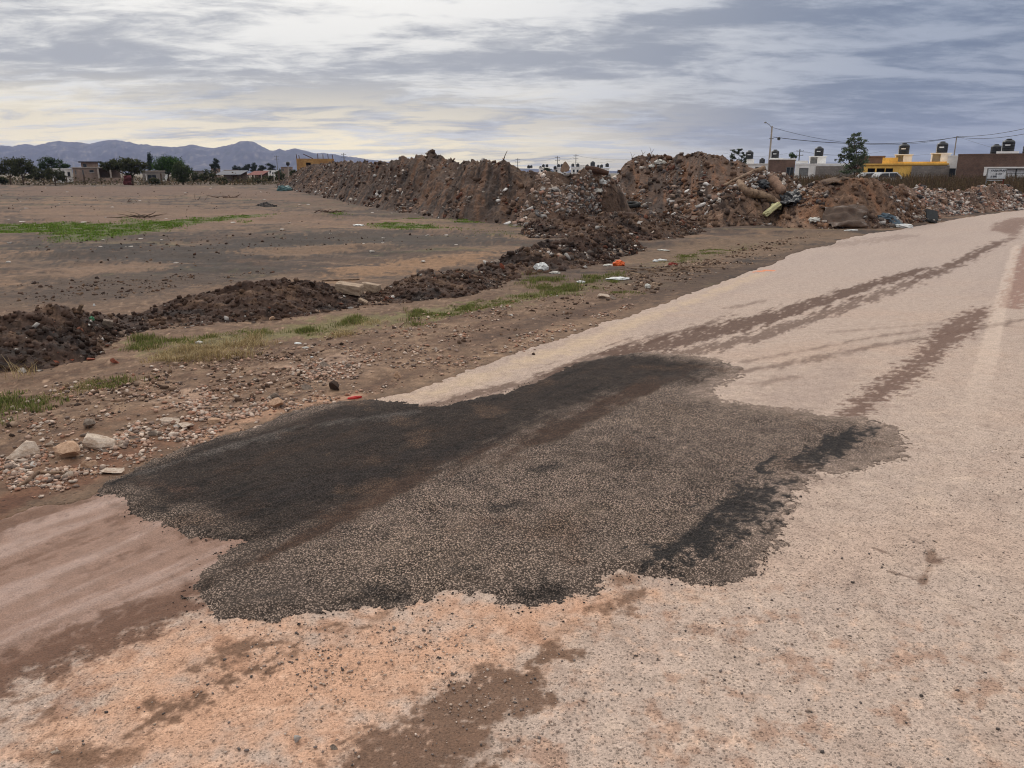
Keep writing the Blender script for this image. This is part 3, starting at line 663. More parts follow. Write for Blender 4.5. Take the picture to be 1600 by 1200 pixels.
# ------------------------------------------------------------------ heaps and berms
def resample(a, t, tt): return np.stack([np.interp(tt, t, a[:, k]) for k in range(a.shape[1])], 1)
HEAPS = {}
def smooth1(a, n):
    if n < 1: return a
    k = np.hanning(2 * n + 3)[1:-1]; k /= k.sum(); p = np.pad(a, ((n, n), (0, 0)), mode='edge')
    return np.stack([np.convolve(p[:, i], k, 'valid') for i in range(a.shape[1])], 1)
def heap(name, label, cat, st, off, step, rows, cols, amp, clod, seed, group=None, nchip=600, chipsize=(.03, .12), chipcols=None, nchunk=24, chunksize=(.12, .3), back=1.25, clods=400, streak=.5, smooth=2, chipk=.75, clodk=.45, spread=.2):
    """a dumped heap: front foot and crest line along stations, slopes at the angle of repose, clods and gullies"""
    Fp, Cp = [], []
    for (uf, vf, uc, vc, *o) in st:
        f = G(uf, vf); d = f[1] + (o[0] if o else off); c = P(uc, vc, d); Fp.append((f[0], f[1], gz(*f) - .05)); Cp.append((c[0], c[1], max(c[2], .02)))
    Fp, Cp = np.array(Fp), np.array(Cp); seg = np.hypot(*(np.diff(.5 * (Fp + Cp)[:, :2], axis=0).T)); t = np.concatenate([[0], np.cumsum(seg)])
    n = max(12, int(t[-1] / step)); tt = np.linspace(0, t[-1], n); w = max(1, int(.35 / step)) * smooth
    F, K = resample(Fp, t, tt), resample(Cp, t, tt); F = smooth1(F, w); K[:, :2] = smooth1(K[:, :2], w); K = np.concatenate([K[:, :2], smooth1(K[:, 2:], max(1, w // 2))], 1)
    out = K[:, :2] - F[:, :2]; ln = np.hypot(out[:, 0], out[:, 1])[:, None] + 1e-6; B = K.copy(); B[:, :2] = K[:, :2] + out / ln * np.maximum(K[:, 2:] * back, .25); B[:, 2] = -.12
    nf = rows; nb = max(5, rows // 2); V = []; T = []
    for i in range(nf + nb):
        if i < nf: s = i / (nf - 1); p = F[:, :2] * (1 - s) + K[:, :2] * s; pr = s ** 1.12 * (1 - .03 * sm(np.array(s), .82, 1)); z = F[:, 2] + (K[:, 2] - F[:, 2]) * pr
        else: s = (i - nf + 1) / nb; p = K[:, :2] * (1 - s) + B[:, :2] * s; z = K[:, 2] * .96 * (1 - s) ** .9 + B[:, 2] * s; s = 1 + s
        V.append(np.column_stack([p, z])); T.append(np.full(n, s))
    V = np.concatenate(V); T = np.concatenate(T); A = np.tile(tt, nf + nb); hh = np.tile(K[:, 2], nf + nb)
    sl = T * 3.0
    env = np.clip(1.15 - np.abs(T - 1.0) ** 3, 0, 1) * np.minimum(1, hh / .4 + .25); env = np.where(T < .06, env * .3, env)
    x, y = V[:, 0], V[:, 1]; wq = A + sl * streak; hm = float(np.median(K[:, 2])) * 1.6
    d = amp * fbm(wq * .75 / max(amp * 4, .35), T * 1.9, 4, seed, .58) + clod * .9 * fbm(A * .3 / clod, T * hm * .3 / clod, 5, seed + 9, .66) + clod * .35 * fbm(A * 1.1 / clod, T * hm * 1.1 / clod, 3, seed + 15, .7)
    d += amp * .45 * fbm(wq * 1.5, T * 1.6, 4, seed + 21, .62) * (T < 1.05)
    V[:, 2] += d * env; sh = .6 * d * env
    nx = -np.tile((out / ln)[:, 0], nf + nb); ny = -np.tile((out / ln)[:, 1], nf + nb)
    V[:, 0] += nx * sh * (T < 1.02); V[:, 1] += ny * sh * (T < 1.02)
    Q, J = np.meshgrid(np.arange(nf + nb - 1), np.arange(n - 1), indexing='ij')
    Fc = np.stack([Q * n + J, Q * n + J + 1, (Q + 1) * n + J + 1, (Q + 1) * n + J], -1).reshape(-1, 4)
    col = np.empty((len(V), 3)); col[:] = S(*cols[0])
    q1 = fbm(wq * .34, T * 1.0, 5, seed + 31, .66); q2 = fbm(wq * 1.7, T * 1.2, 4, seed + 37, .65); q3 = fbm(A * 4, T * 7, 3, seed + 41, .7)
    for i, c in enumerate(cols[1:]):
        ph = (q1, -q1, q2, -q2)[i % 4] + .45 * q3 + (.25 * q2 if i < 2 else 0)
        m = sm(ph, .08 + .04 * (i > 1), .38)[:, None]; col = col * (1 - m) + np.array(S(*c)) * m
    col *= .86
    root_xy = K[n // 2, :2]; org = np.array((root_xy[0], root_xy[1], 0.0))
    e = empty(name, tuple(org), label, cat, group)
    me = np_mesh(name, V - org, Fc, col, False, {'wet': np.zeros(len(V))}); me.polygons.foreach_set('use_smooth', np.ones(len(Fc), bool))
    link_mesh('earth_body', me, MS['heap'], e)
    # bits: pieces of plaster, brick, plastic and clods lying in the slope
    idx = np.where((T > .03) & (T < 1.12))[0]
    nz = fbm(A[idx] * .45 + T[idx] * 1.0, T[idx] * 1.6, 4, seed + 51, .6); wgt = np.clip(spread + 2.0 * nz, .02, 2) ** 1.2 * (1.2 - .5 * np.minimum(T[idx], 1)); wgt /= wgt.sum()
    cc = chipcols or [(196, 184, 172), (166, 142, 126), (146, 118, 102), (130, 118, 110), (112, 74, 60), (216, 210, 204), (90, 82, 80), (120, 98, 84), (104, 84, 72)]
    nchip = int(nchip * chipk); clods = int(clods * clodk); nchunk = max(3, int(nchunk * .6))
    pick = RNG.choice(idx, nchip, p=wgt); sz = chipsize[0] * (chipsize[1] / chipsize[0]) ** (RNG.random(nchip) ** 3.2)
    pc = np.array([S(*cc[k]) for k in RNG.integers(0, len(cc), nchip)]) * RNG.uniform(.5, 1.0, nchip)[:, None]
    cp = RNG.choice(idx, clods); cs = chipsize[0] * .8 + RNG.random(clods) ** 4 * chipsize[1] * .85
    Vb, Fb, Cb = bits(np.concatenate([V[pick], V[cp]]) - org, np.concatenate([sz, cs]), np.concatenate([pc, col[cp] * RNG.uniform(.75, 1.15, clods)[:, None]]), flat=np.concatenate([RNG.uniform(.2, .8, nchip), RNG.uniform(.6, 1, clods)]))
    o = link_mesh('rubble_bits', np_mesh('rubble_bits', Vb, Fb, Cb), MS['chips'], e); o['kind'] = 'stuff'
    for k, i in enumerate(RNG.choice(idx[(T[idx] < .98)], nchunk, replace=False)):
        c = chunk_obj('rubble_chunk', e); s = .5 * chunksize[0] + RNG.random() ** 3.5 * (chunksize[1] * .75 - .5 * chunksize[0])
        c.location = tuple(V[i] - org + np.array((0, 0, s * .12))); c.scale = (s * RNG.uniform(.7, 1.4), s * RNG.uniform(.6, 1.1), s * RNG.uniform(.35, .8)); c.rotation_euler = tuple(RNG.uniform(-.7, .7, 2)) + (RNG.uniform(0, 6.3),)
    HEAPS[name + str(seed)] = (V, T, A / t[-1], e)
    return e, V, T, A / t[-1]
CUBE_V = np.array([(x, y, z) for z in (-1, 1) for y in (-1, 1) for x in (-1, 1)], float) * .5
CUBE_F = np.array([(0, 2, 3, 1), (4, 5, 7, 6), (0, 1, 5, 4), (2, 6, 7, 3), (0, 4, 6, 2), (1, 3, 7, 5)])
def bits(pos, size, col, flat):
    n = len(pos); v = np.repeat(CUBE_V[None], n, 0) * RNG.uniform(.65, 1.35, (n, 8, 3))
    v[:, :, 0] *= RNG.uniform(.7, 1.5, n)[:, None]; v[:, :, 2] *= flat[:, None]
    a, b, c = (RNG.normal(0, .45, n), RNG.normal(0, .45, n), RNG.uniform(0, 6.28, n))
    ca, sa, cb, sb, cc, sc = np.cos(a), np.sin(a), np.cos(b), np.sin(b), np.cos(c), np.sin(c)
    x, y, z = v[..., 0], v[..., 1], v[..., 2]
    y, z = y * ca[:, None] - z * sa[:, None], y * sa[:, None] + z * ca[:, None]
    x, z = x * cb[:, None] + z * sb[:, None], -x * sb[:, None] + z * cb[:, None]
    x, y = x * cc[:, None] - y * sc[:, None], x * sc[:, None] + y * cc[:, None]
    v = np.stack([x, y, z], -1) * size[:, None, None] + pos[:, None, :]; v[..., 2] += size[:, None] * .12
    F = (CUBE_F[None] + 8 * np.arange(n)[:, None, None]).reshape(-1, 4)
    return v.reshape(-1, 3), F, np.repeat(col, 8, 0)
# irregular lumps of stone, concrete and clay, shared between all stones
def lump(seed, sub=2, rough=.10, faces=8):
    bm = bmesh.new(); bmesh.ops.create_icosphere(bm, subdivisions=sub, radius=.5)
    r = random.Random(seed); pl = [(Vector((r.gauss(0, 1), r.gauss(0, 1), r.gauss(0, 1))).normalized(), r.uniform(.12, .30)) for _ in range(faces)]
    for v in bm.verts:
        for nrm, d in pl:
            k = v.co.dot(nrm)
            if k > d: v.co -= nrm * (k - d)
        v.co *= 1 + rough * (r.random() - .5) * .45
    mx = max(v.co.length for v in bm.verts)
    for v in bm.verts: v.co *= .5 / mx
    me = bpy.data.meshes.new('lump'); bm.to_mesh(me); bm.free(); return me
LUMPM = [mat('pale_stone', S(204, 186, 168), .92, .25, 6, .008, second=S(168, 144, 124)), mat('buff_stone', S(196, 162, 134), .92, .25, 6, .008, second=S(160, 126, 100)),
         mat('grey_stone', S(154, 138, 124), .92, .2, 5, .02, second=S(118, 102, 90)), mat('red_brick_piece', S(158, 92, 70), .92, .2, 5, .015), mat('dark_clod', S(78, 60, 50), .95, .25, 6, .03), mat('white_plaster', S(198, 188, 178), .9, .1, 5, .01)]
LUMPS = {}
for mi, mm in enumerate(LUMPM):
    LUMPS[mi] = []
    for k in range(5):
        me = lump(mi * 31 + k); me.materials.append(mm); LUMPS[mi].append(me)
def chunk_obj(name, parent=None, kind=None):
    mi = kind if kind is not None else int(RNG.choice(6, p=(.27, .2, .2, .08, .15, .10)))
    o = bpy.data.objects.new(name, LUMPS[mi][int(RNG.integers(5))]); C.objects.link(o)
    if parent: o.parent = parent
    return o

BR = [(86, 69, 59), (64, 52, 45), (106, 85, 70), (56, 46, 41), (112, 84, 66)]
A_ST = [(428, 292, 436, 288), (440, 294, 462, 267), (455, 298, 490, 255), (480, 303, 530, 252), (520, 312, 560, 251), (545, 317, 585, 252), (560, 320, 615, 250), (590, 326, 645, 243), (603, 328, 660, 237), (615, 330, 680, 239), (625, 332, 700, 242), (640, 334, 714, 251), (670, 338, 735, 249), (700, 342, 755, 249),
        (725, 345, 772, 248), (750, 347, 795, 254), (770, 349, 815, 260), (790, 351, 838, 266), (815, 353, 860, 274)]
heap('spoil_heap', 'long dark brown heap of dumped soil and rubble behind the bare field', 'heap', A_ST, 1.4, .075, 64, BR, .27, .07, 100, nchip=3000, chipsize=(.035, .2), nchunk=50, chunksize=(.1, .36), clods=2500)
heap('rubble_heap', 'pale heap of broken plaster and brick rubble left of the tyre', 'heap',
     [(796, 353, 838, 272), (815, 354, 856, 266), (838, 354, 880, 265), (862, 353, 905, 265), (888, 351, 930, 266), (912, 348, 956, 273), (932, 344, 968, 290), (950, 340, 975, 310), (962, 337, 978, 328)],
     1.5, .05, 60, [(122, 101, 86), (98, 79, 67), (142, 120, 104), (82, 66, 56), (128, 102, 85)], .26, .10, 140, spread=.7, chipk=1.1, nchip=3800, chipsize=(.025, .15), chipcols=[(214, 200, 188), (196, 172, 156), (176, 148, 132), (150, 140, 134), (212, 204, 196), (168, 128, 110), (120, 116, 114)], nchunk=55, chunksize=(.1, .34), clods=900)
heap('spoil_heap', 'tall brown soil heap in the middle with a rounded double top', 'heap',
     [(922, 336, 946, 292), (938, 335, 964, 271), (955, 334, 984, 249), (978, 333, 1010, 239), (1000, 334, 1032, 236), (1020, 335, 1052, 240), (1045, 337, 1075, 237), (1072, 340, 1100, 240), (1096, 342, 1122, 237), (1122, 343, 1146, 246), (1148, 344, 1168, 256), (1180, 344, 1200, 266), (1215, 344, 1230, 276), (1240, 342, 1245, 292)],
     6.0, .07, 72, [(98, 76, 62), (76, 60, 51), (116, 90, 72), (64, 52, 45), (122, 88, 66)], .25, .07, 180, nchip=1500, chipsize=(.035, .2), nchunk=36, chunksize=(.1, .34), clods=1900)
heap('rubbish_heap', 'heap of soil with timber, black plastic and a curved log', 'heap',
     [(1075, 353, 1092, 338), (1095, 354, 1112, 312), (1120, 354, 1138, 288), (1148, 353, 1165, 272), (1172, 352, 1192, 264), (1195, 351, 1212, 262), (1215, 351, 1230, 267), (1235, 351, 1245, 280), (1255, 350, 1262, 298)],
     2.1, .045, 60, [(114, 92, 77), (92, 74, 63), (136, 108, 88), (78, 63, 55), (142, 112, 92)], .24, .09, 220, nchip=2200, chipsize=(.03, .16), nchunk=34, chunksize=(.12, .4), clods=900)
heap('spoil_heap', 'reddish brown soil heap beside the road with a brown sheet at its foot', 'heap',
     [(1205, 351, 1222, 320), (1225, 355, 1242, 296), (1250, 357, 1262, 284), (1280, 358, 1290, 280), (1312, 358, 1320, 279), (1345, 358, 1348, 279), (1375, 357, 1378, 282), (1400, 355, 1402, 290), (1425, 351, 1424, 304), (1445, 348, 1444, 320), (1470, 346, 1464, 338)],
     2.2, .045, 58, [(124, 97, 78), (102, 80, 66), (142, 113, 92), (82, 64, 54), (136, 100, 76)], .17, .08, 260, nchip=2600, chipsize=(.03, .15), nchunk=34, chunksize=(.12, .38), clods=1300)
heap('rubble_heap', 'low pale rubble heap along the far bend of the road', 'heap',
     [(1400, 348, 1385, 296), (1425, 345, 1405, 289), (1445, 342, 1428, 291), (1470, 339, 1462, 295), (1495, 336, 1490, 299), (1520, 334, 1518, 295), (1545, 332, 1540, 290), (1565, 330, 1560, 287), (1585, 329, 1578, 291), (1602, 328, 1595, 303), (1640, 327, 1625, 308), (1680, 325, 1660, 314)],
     2.6, .055, 52, [(132, 108, 92), (112, 92, 80), (152, 124, 106), (98, 80, 70), (146, 112, 94)], .22, .10, 300, spread=.6, chipk=1.0, nchip=3600, chipsize=(.03, .16), chipcols=[(214, 200, 188), (196, 172, 156), (184, 150, 134), (150, 140, 134), (212, 204, 196), (168, 128, 110), (90, 86, 86)], nchunk=50, chunksize=(.1, .36), clods=900)
BM = [(80, 61, 51), (62, 48, 41), (98, 77, 63), (52, 41, 36), (112, 88, 71)]
bc = [(196, 188, 180), (150, 128, 112), (118, 100, 88), (96, 84, 76), (118, 78, 62), (88, 78, 72), (110, 98, 90)]
heap('earth_berm', 'low dark earth berm across the left foreground', 'berm',
     [(-190, 640, -170, 520), (-90, 606, -70, 500), (0, 586, 0, 492), (70, 588, 45, 482), (125, 575, 95, 476), (165, 556, 140, 486), (205, 534, 185, 497), (240, 522, 222, 488), (290, 513, 272, 466), (350, 510, 335, 450), (410, 508, 392, 439), (460, 501, 448, 432), (510, 493, 488, 439), (555, 488, 530, 453), (595, 484, 566, 460), (628, 479, 598, 456), (645, 474, 616, 460)],
     .95, .016, 54, BM, .095, .05, 340, nchip=900, chipsize=(.008, .05), chipcols=bc, nchunk=46, chunksize=(.05, .17), clods=5200, back=1.5, clodk=.6, chipk=1.0)
heap('earth_berm', 'short dark earth berm behind the concrete block', 'berm',
     [(580, 483, 586, 466), (605, 480, 605, 446), (635, 476, 625, 435), (665, 472, 652, 423), (705, 468, 690, 424), (745, 463, 722, 420), (780, 456, 755, 427), (805, 448, 788, 430), (818, 440, 806, 436)],
     1.1, .016, 50, BM, .09, .05, 380, nchip=420, chipsize=(.008, .05), chipcols=bc, nchunk=22, chunksize=(.05, .15), clods=2800, back=1.5, clodk=.6, chipk=1.0)
heap('earth_berm', 'dark earth berm above the green weeds with white litter', 'berm',
     [(742, 434, 744, 425), (770, 438, 762, 411), (800, 436, 784, 400), (835, 431, 815, 387), (880, 426, 850, 377), (920, 420, 890, 369), (950, 412, 920, 364), (980, 402, 950, 358), (1000, 393, 975, 363), (1015, 387, 992, 376)],
     1.5, .026, 48, BM, .11, .05, 420, nchip=900, chipsize=(.012, .09), chipcols=bc, nchunk=24, chunksize=(.07, .22), clods=2400, back=1.4, clodk=.55, chipk=1.1)
heap('earth_berm', 'farthest dark earth berm, just in front of the pale rubble heap', 'berm',
     [(812, 366, 818, 356), (835, 374, 842, 343), (880, 374, 880, 336), (940, 374, 928, 333), (990, 378, 968, 331), (1030, 378, 1010, 333), (1060, 374, 1040, 333), (1085, 368, 1064, 342), (1105, 362, 1092, 355)],
     1.6, .035, 46, BM, .12, .06, 460, nchip=1000, chipsize=(.015, .11), chipcols=bc, nchunk=26, chunksize=(.08, .26), clods=2400, back=1.3, clodk=.55, chipk=1.1)
heap('dirt_pile', 'small black dirt pile alone in the middle of the field', 'dirt pile',
     [(398, 322, 400, 321), (405, 323, 407, 318), (413, 324, 415, 314.5), (422, 324, 423, 318.5), (432, 323, 434, 321)], .7, .05, 16, [(48, 42, 39), (40, 35, 33), (58, 50, 45)], .04, .05, 500, nchip=30, chipsize=(.02, .06), nchunk=3, chunksize=(.06, .12), clods=120)
def heap_z(x, y, default=None):
    """top surface at (x, y): the heaps if there is one, else the ground"""
    best = gz(x, y)
    for V, T, A, e in HEAPS.values():
        d = (V[:, 0] - x) ** 2 + (V[:, 1] - y) ** 2; k = int(d.argmin())
        if d[k] < .05 ** 2 + .0004 * y * y * .3: best = max(best, V[k, 2])
    return best
def on_heap(u, v, tol=2.6):
    """the spot of the visible heap surface that the photograph shows at (u, v)"""
    d = ray(u, v); d = d / np.linalg.norm(d); o = np.array((0, 0, CAMH)); best = None
    for V, T, A, e in HEAPS.values():
        w = V - o; t = w @ d; q = np.linalg.norm(w - t[:, None] * d, axis=1) / t; k = np.where((q < tol / FPX) & (T < 1.05))[0]
        if len(k):
            j = k[t[k].argmin()]
            if best is None or t[j] < best[0]: best = (t[j], V[j])
    g = G(u, v) if v > 276 else None
    if best is None and g is None: return on_heap(u, v, tol * 2)
    if best is None or (g and g[1] < best[1][1] - .3): return np.array((g[0], g[1], gz(*g)))
    return best[1].copy()

# ------------------------------------------------------------------ buildings
FACE = {}
def local_xz(e, u, v, D):
    ac_, Rc, D0 = FACE[e.name]; p = P(u, v, D); a = math.atan2(p[0], p[1]); r2 = Rc * D / D0; rng = r2 / math.cos(a - ac_)
    return r2 * math.tan(a - ac_), CAMH + (p[2] - CAMH) * rng / math.hypot(p[0], p[1]) - e.location[2], r2 - Rc
def px_house(name, label, u0, u1, vtop, D, dy, wallm, group=None, holes=(), roof_over=.12, roofm=None, cat='house', base=0.0):
    """flat-roofed house; holes = list of (u0, u1, v0, v1, kind) in its front wall"""
    a = P(u0, vtop, D); b = P(u1, vtop, D); x0, x1, h = a[0], b[0], (a[2] + b[2]) / 2
    a0, a1 = math.atan2(x0, D), math.atan2(x1, D); ac_ = (a0 + a1) / 2; Rc = D / math.cos(ac_)      # the front looks towards the open lot
    e = empty(name, (Rc * math.sin(ac_), Rc * math.cos(ac_), base), label, cat, group, -ac_); hw = Rc * math.tan((a1 - a0) / 2); FACE[e.name] = (ac_, Rc, D)
    h = local_xz(e, (u0 + u1) / 2, vtop, D)[1]
    H = []
    for (p, q, r, s, kind) in holes:
        c0 = local_xz(e, p, r, D); c1 = local_xz(e, q, s, D); H.append((max(c0[0], -hw + .08), min(c1[0], hw - .08), max(c1[1], .0), min(c0[1], h - .2), kind))
    MB().wall(-hw, hw, 0, h, 0, .15, [k[:4] for k in H]).build('front_wall', wallm, e)
    MB().box(-hw, -hw + .15, .151, dy - .15, 0, h - .002).build('side_wall', wallm, e); MB().box(hw - .15, hw, .151, dy - .15, 0, h - .002).build('side_wall', wallm, e)
    MB().box(-hw, hw, dy - .149, dy, 0, h).build('back_wall', wallm, e)
    MB().box(-hw - roof_over, hw + roof_over, -roof_over, dy + roof_over, h + .002, h + .14).build('roof_slab', roofm or wallm, e)
    for (x, X, z, Z, kind) in H:
        w = X - x
        if kind == 'void':
            MB().box(x - .2, X + .2, 2.2, 2.3, z, Z + .1).build('shade_backing', MS['dark'], e)  # black panel behind the opening, painted in place of the interior shade
        elif kind == 'door':
            d = MB().box(x, X, .06, .10, z, Z).build('door', MS['steel'], e); MB().tube([(X - .12, .03, z + (Z - z) * .48), (X - .12, .03, z + (Z - z) * .56)], .02).build('handle', MS['black'], d)
        else:
            wn = MB().box(x, X, .09, .105, z, Z).build('window', MS['glass'], e)
            f = MB().box(x, x + .06, .04, .089, z, Z).box(X - .06, X, .04, .089, z, Z).box(x + .06, X - .06, .04, .089, z, z + .06).box(x + .06, X - .06, .04, .089, Z - .06, Z)
            if w > .7: f.box((x + X) / 2 - .03, (x + X) / 2 + .03, .041, .088, z + .06, Z - .06)
            f.build('frame', MS['steel'] if kind == 'window' else MS['black'], wn)
            MB().box(x - .06, X + .06, -.08, .0, z - .08, z - .002).build('sill', MS['concrete'], wn)
    return e, hw, h
def extra(e, u0, u1, v0, v1, D, y0, y1, name, m):
    """a block belonging to the house e, given by its outline seen at the distance D"""
    x0, z1, y = local_xz(e, u0, v0, D); x1, z0, _ = local_xz(e, u1, v1, D)
    return MB().box(x0, x1, y + y0, y + y1, max(z0, 0), z1).build(name, m, e)
def tank_shelf(e, u0, u1, v0, v1, D, m, depthm=1.3):
    """white masonry box with an open front that carries a tank"""
    x0, z1, y = local_xz(e, u0, v0, D); x1, z0, _ = local_xz(e, u1, v1, D)
    w = MB().box(x0, x0 + .12, y, y + depthm, z0, z1 - .1).box(x0 + .12 + (x1 - x0) * .42, x1, y, y + depthm, z0, z1 - .1).box(x0 + .12, x0 + .12 + (x1 - x0) * .42, y + depthm - .12, y + depthm - .002, z0, z1 - .1)
    s = w.build('tank_shelf', m, e); MB().box(x0 - .1, x1 + .1, y - .1, y + depthm + .1, z1 - .099, z1).build('shelf_top', m, s)
TANK_PARTS = []
def make_tank(loc, s, label, group, rz=0.0, plate=True):
    e = empty('water_tank', loc, label, 'water tank', group, rz); e.scale = (s, s, s)
    if not TANK_PARTS:
        prof = [(.50, 0), (.55, .03), (.55, .16), (.535, .18), (.55, .20), (.55, .40), (.535, .42), (.55, .44), (.55, .64), (.535, .66), (.55, .68), (.55, .84), (.50, .95), (.36, 1.04), (.22, 1.08)]
        b = MB().lathe(prof, 24).build('tank_body', MS['black'], e, True); l = MB().lathe([(.24, 1.075), (.25, 1.10), (.25, 1.14), (.20, 1.17), (.03, 1.18)], 16).build('lid', MS['black'], e, True)
        m = MB(); n = 7
        for i in range(n + 1):
            q = R(-118 + 46 * i / n); m.v += [(.562 * math.cos(q), .562 * math.sin(q), .50), (.562 * math.cos(q), .562 * math.sin(q), .63)]
        m.f = [(2 * i, 2 * i + 2, 2 * i + 3, 2 * i + 1) for i in range(n)]
        pl = m.build('label_plate', MS['whiteplastic'], e)
        p = MB().tube([(-.50, -.30, .9), (-.50, -.34, .2), (-.50, -.34, -.25)], .022, 6).build('pipe', MS['whiteplastic'], e)
        TANK_PARTS.extend([b, l, pl, p])
    else:
        for q in TANK_PARTS:
            if not plate and q.name.startswith(('label', 'pipe')): continue
            c = q.copy(); C.objects.link(c); c.parent = e
    return e
def tank_px(u, vb, wpx, D, label, group='rooftop tanks of the houses on the right', plate=True):
    p = P(u, vb, D); a = math.atan2(p[0], p[1]); q = math.cos(a) ; s = wpx * D / FPX / 1.1; return make_tank(tuple(p), s, label, group, -a, plate)

# right-hand street, from left to right
e, hw, h = px_house('white_house', 'small white house mostly hidden behind the brown heap', 1158, 1206, 257, 116, 7, MS['white'], holes=((1180, 1186, 261, 270, 'window'),))
extra(e, 1164, 1178, 248.5, 256, 117, 0, 1.3, 'tank_plinth', MS['white'])
tank_px(1170.5, 248.3, 11.5, 117.6, 'black water tank beside the shrub on the heap top')
tank_px(1190.5, 256, 8, 122, 'small black tank low behind the lamp post, left side', plate=False)
e, hw, h = px_house('brick_house', 'bare brown brick house right of the lamp post', 1202, 1243, 249.5, 101, 8, MS['brick'], holes=((1229, 1241, 261, 276, 'window'),), roofm=MS['white'], roof_over=.05)
extra(e, 1203, 1224, 247, 248.2, 101.4, 0, 2, 'roof_kerb', MS['white'])
tank_px(1210.5, 247, 11.5, 102.5, 'black water tank on the bare brown brick house')
e, hw, h = px_house('white_house', 'white rendered house with a lower grey block wall beside it', 1243, 1330, 257.5, 92, 9, MS['white'], holes=((1249, 1262, 262.5, 276, 'door'),), roof_over=.04)
extra(e, 1243.6, 1262, 251, 255.3, 92.2, 0, .9, 'parapet', MS['white'])
extra(e, 1275, 1330, 259.5, 292, 92, -.26, -.05, 'block_wall', MS['grey'])
tank_shelf(e, 1265, 1290, 244, 255.4, 93.5, MS['white'])
tank_px(1279, 244, 13, 94.1, 'black water tank on the white house with the grey block wall')
e, hw, h = px_house('brick_house', 'low brown brick house between the leafy tree and the yellow house', 1340, 1382, 245.5, 99, 7, MS['brick'])
e, hw, h = px_house('yellow_house', 'bright yellow flat-roofed house with two tank shelves', 1350, 1480, 257.5, 88, 10, MS['yellow'], holes=((1356, 1366, 263, 276, 'void'), (1370, 1381, 263, 276, 'void'), (1384, 1394, 263, 276, 'void')), roof_over=.15)
extra(e, 1379, 1402, 246, 255.8, 88, 1.2, 1.4, 'upper_wall', MS['yellow'])
extra(e, 1402.3, 1480, 252.6, 255.8, 88, 1.0, 1.2, 'parapet', MS['yellow'])
extra(e, 1425, 1479, 259, 292, 88, -.5, -.25, 'block_wall', MS['grey'])
tank_shelf(e, 1399, 1424, 241, 255.8, 91, MS['white']); tank_shelf(e, 1456, 1484, 239, 255.8, 91, MS['white'])
tank_px(1411.5, 241, 15, 91.6, 'black water tank on the left shelf of the yellow house')
tank_px(1471, 239, 15.5, 91.6, 'black water tank on the right shelf of the yellow house')
e, hw, h = px_house('white_house', 'narrow white house front between the yellow and the brown brick house', 1481, 1498, 245, 86, 8, MS['white'], holes=((1483, 1493, 263, 290, 'window'),), roof_over=.03)
e, hw, h = px_house('brick_house', 'large dark brown brick building with a white garage door', 1497.5, 1668, 242, 79, 10, MS['brick'], holes=((1540, 1617, 263, 292, 'void'),), roof_over=.02)
extra(e, 1538, 1619, 260.8, 262.9, 79, -.12, .0, 'lintel', MS['white'])
extra(e, 1538, 1541, 263, 275, 79, -.10, .0, 'white_post', MS['white'])
g_ = extra(e, 1571, 1616, 263.4, 292, 79, .30, .36, 'garage_door', MS['steel'])
for a, b in ((1572.5, 1587), (1589, 1602), (1604, 1615)):
    p0 = local_xz(e, a, 264.5, 79); p1 = local_xz(e, b, 284, 79); zs = np.linspace(p1[1], p0[1], 4)
    for k in range(3):
        MB().box(p0[0], p1[0], .26, .299, zs[k] + .02, zs[k + 1] - .02).build('door_panel', MS['whiteplastic'], g_)
for a in (1570.2, 1587.6, 1602.6):
    p0 = local_xz(e, a, 263, 79); MB().box(p0[0], p0[0] + .08, .24, .295, 0, p0[1] - .02).build('door_bar', MS['black'], g_)
extra(e, 1557, 1592, 236.5, 240.2, 80.5, 0, 1.4, 'tank_slab', MS['white'])
tank_px(1574, 236.5, 17, 81.2, 'black water tank on the dark brown brick building')
tank_px(1555, 241.5, 14, 86, 'black tank half hidden behind the parapet of the brick building', plate=False)
tank_px(1606, 241.5, 15, 86, 'black tank at the right edge of the picture, barely showing', plate=False)

# sign on two posts
def build_sign():
    D = 46.0; a = P(1545, 263.5, D); b = P(1570, 279, D); cx = (a[0] + b[0]) / 2
    e = empty('sign_board', (cx, D, 0), 'white hand-lettered sign board on two posts before the brick building', 'sign'); e.rotation_euler = (0, 0, R(-3))
    x0, x1 = a[0] - cx, b[0] - cx
    MB().box(x0, x1, 0, .03, b[2], a[2]).build('board', MS['whiteplastic'], e)
    fr = MB().box(x0 - .03, x0, -.01, .04, b[2] - .03, a[2] + .03).box(x1, x1 + .03, -.01, .04, b[2] - .03, a[2] + .03).box(x0, x1, -.01, .04, a[2], a[2] + .03).box(x0, x1, -.01, .04, b[2] - .03, b[2]); fr.build('frame', MS['steel'], e)
    for x, m in ((x0 + .03, MS['steel']), (x1 - .05, MS['rust'])): MB().box(x - .03, x + .03, .04, .09, 0, a[2]).build('post', m, e)
    MB().box(x0 + .08, x1 - .1, .05, .08, b[2] - .12, b[2] - .07).build('cross_bar', MS['whiteplastic'], e)
    ink = mat('sign_ink', (.07, .07, .09), .8, .2, 5, 0)
    for txt, x, z, s in (('VARIA PRAP', -.36, a[2] - .16, .155), ('JJ COI', -.06, a[2] - .33, .13), ('A-800', -.34, a[2] - .49, .15)):
        cu = bpy.data.curves.new('lettering', 'FONT'); cu.body = txt; cu.size = s; cu.extrude = .002; cu.offset = .004
        t = bpy.data.objects.new('lettering', cu); C.objects.link(t); me = bpy.data.meshes.new_from_object(t); bpy.data.objects.remove(t)
        o = link_mesh('lettering', me, ink, e); o.location = (x, -.006, z); o.rotation_euler = (math.pi / 2, 0, 0)
build_sign()

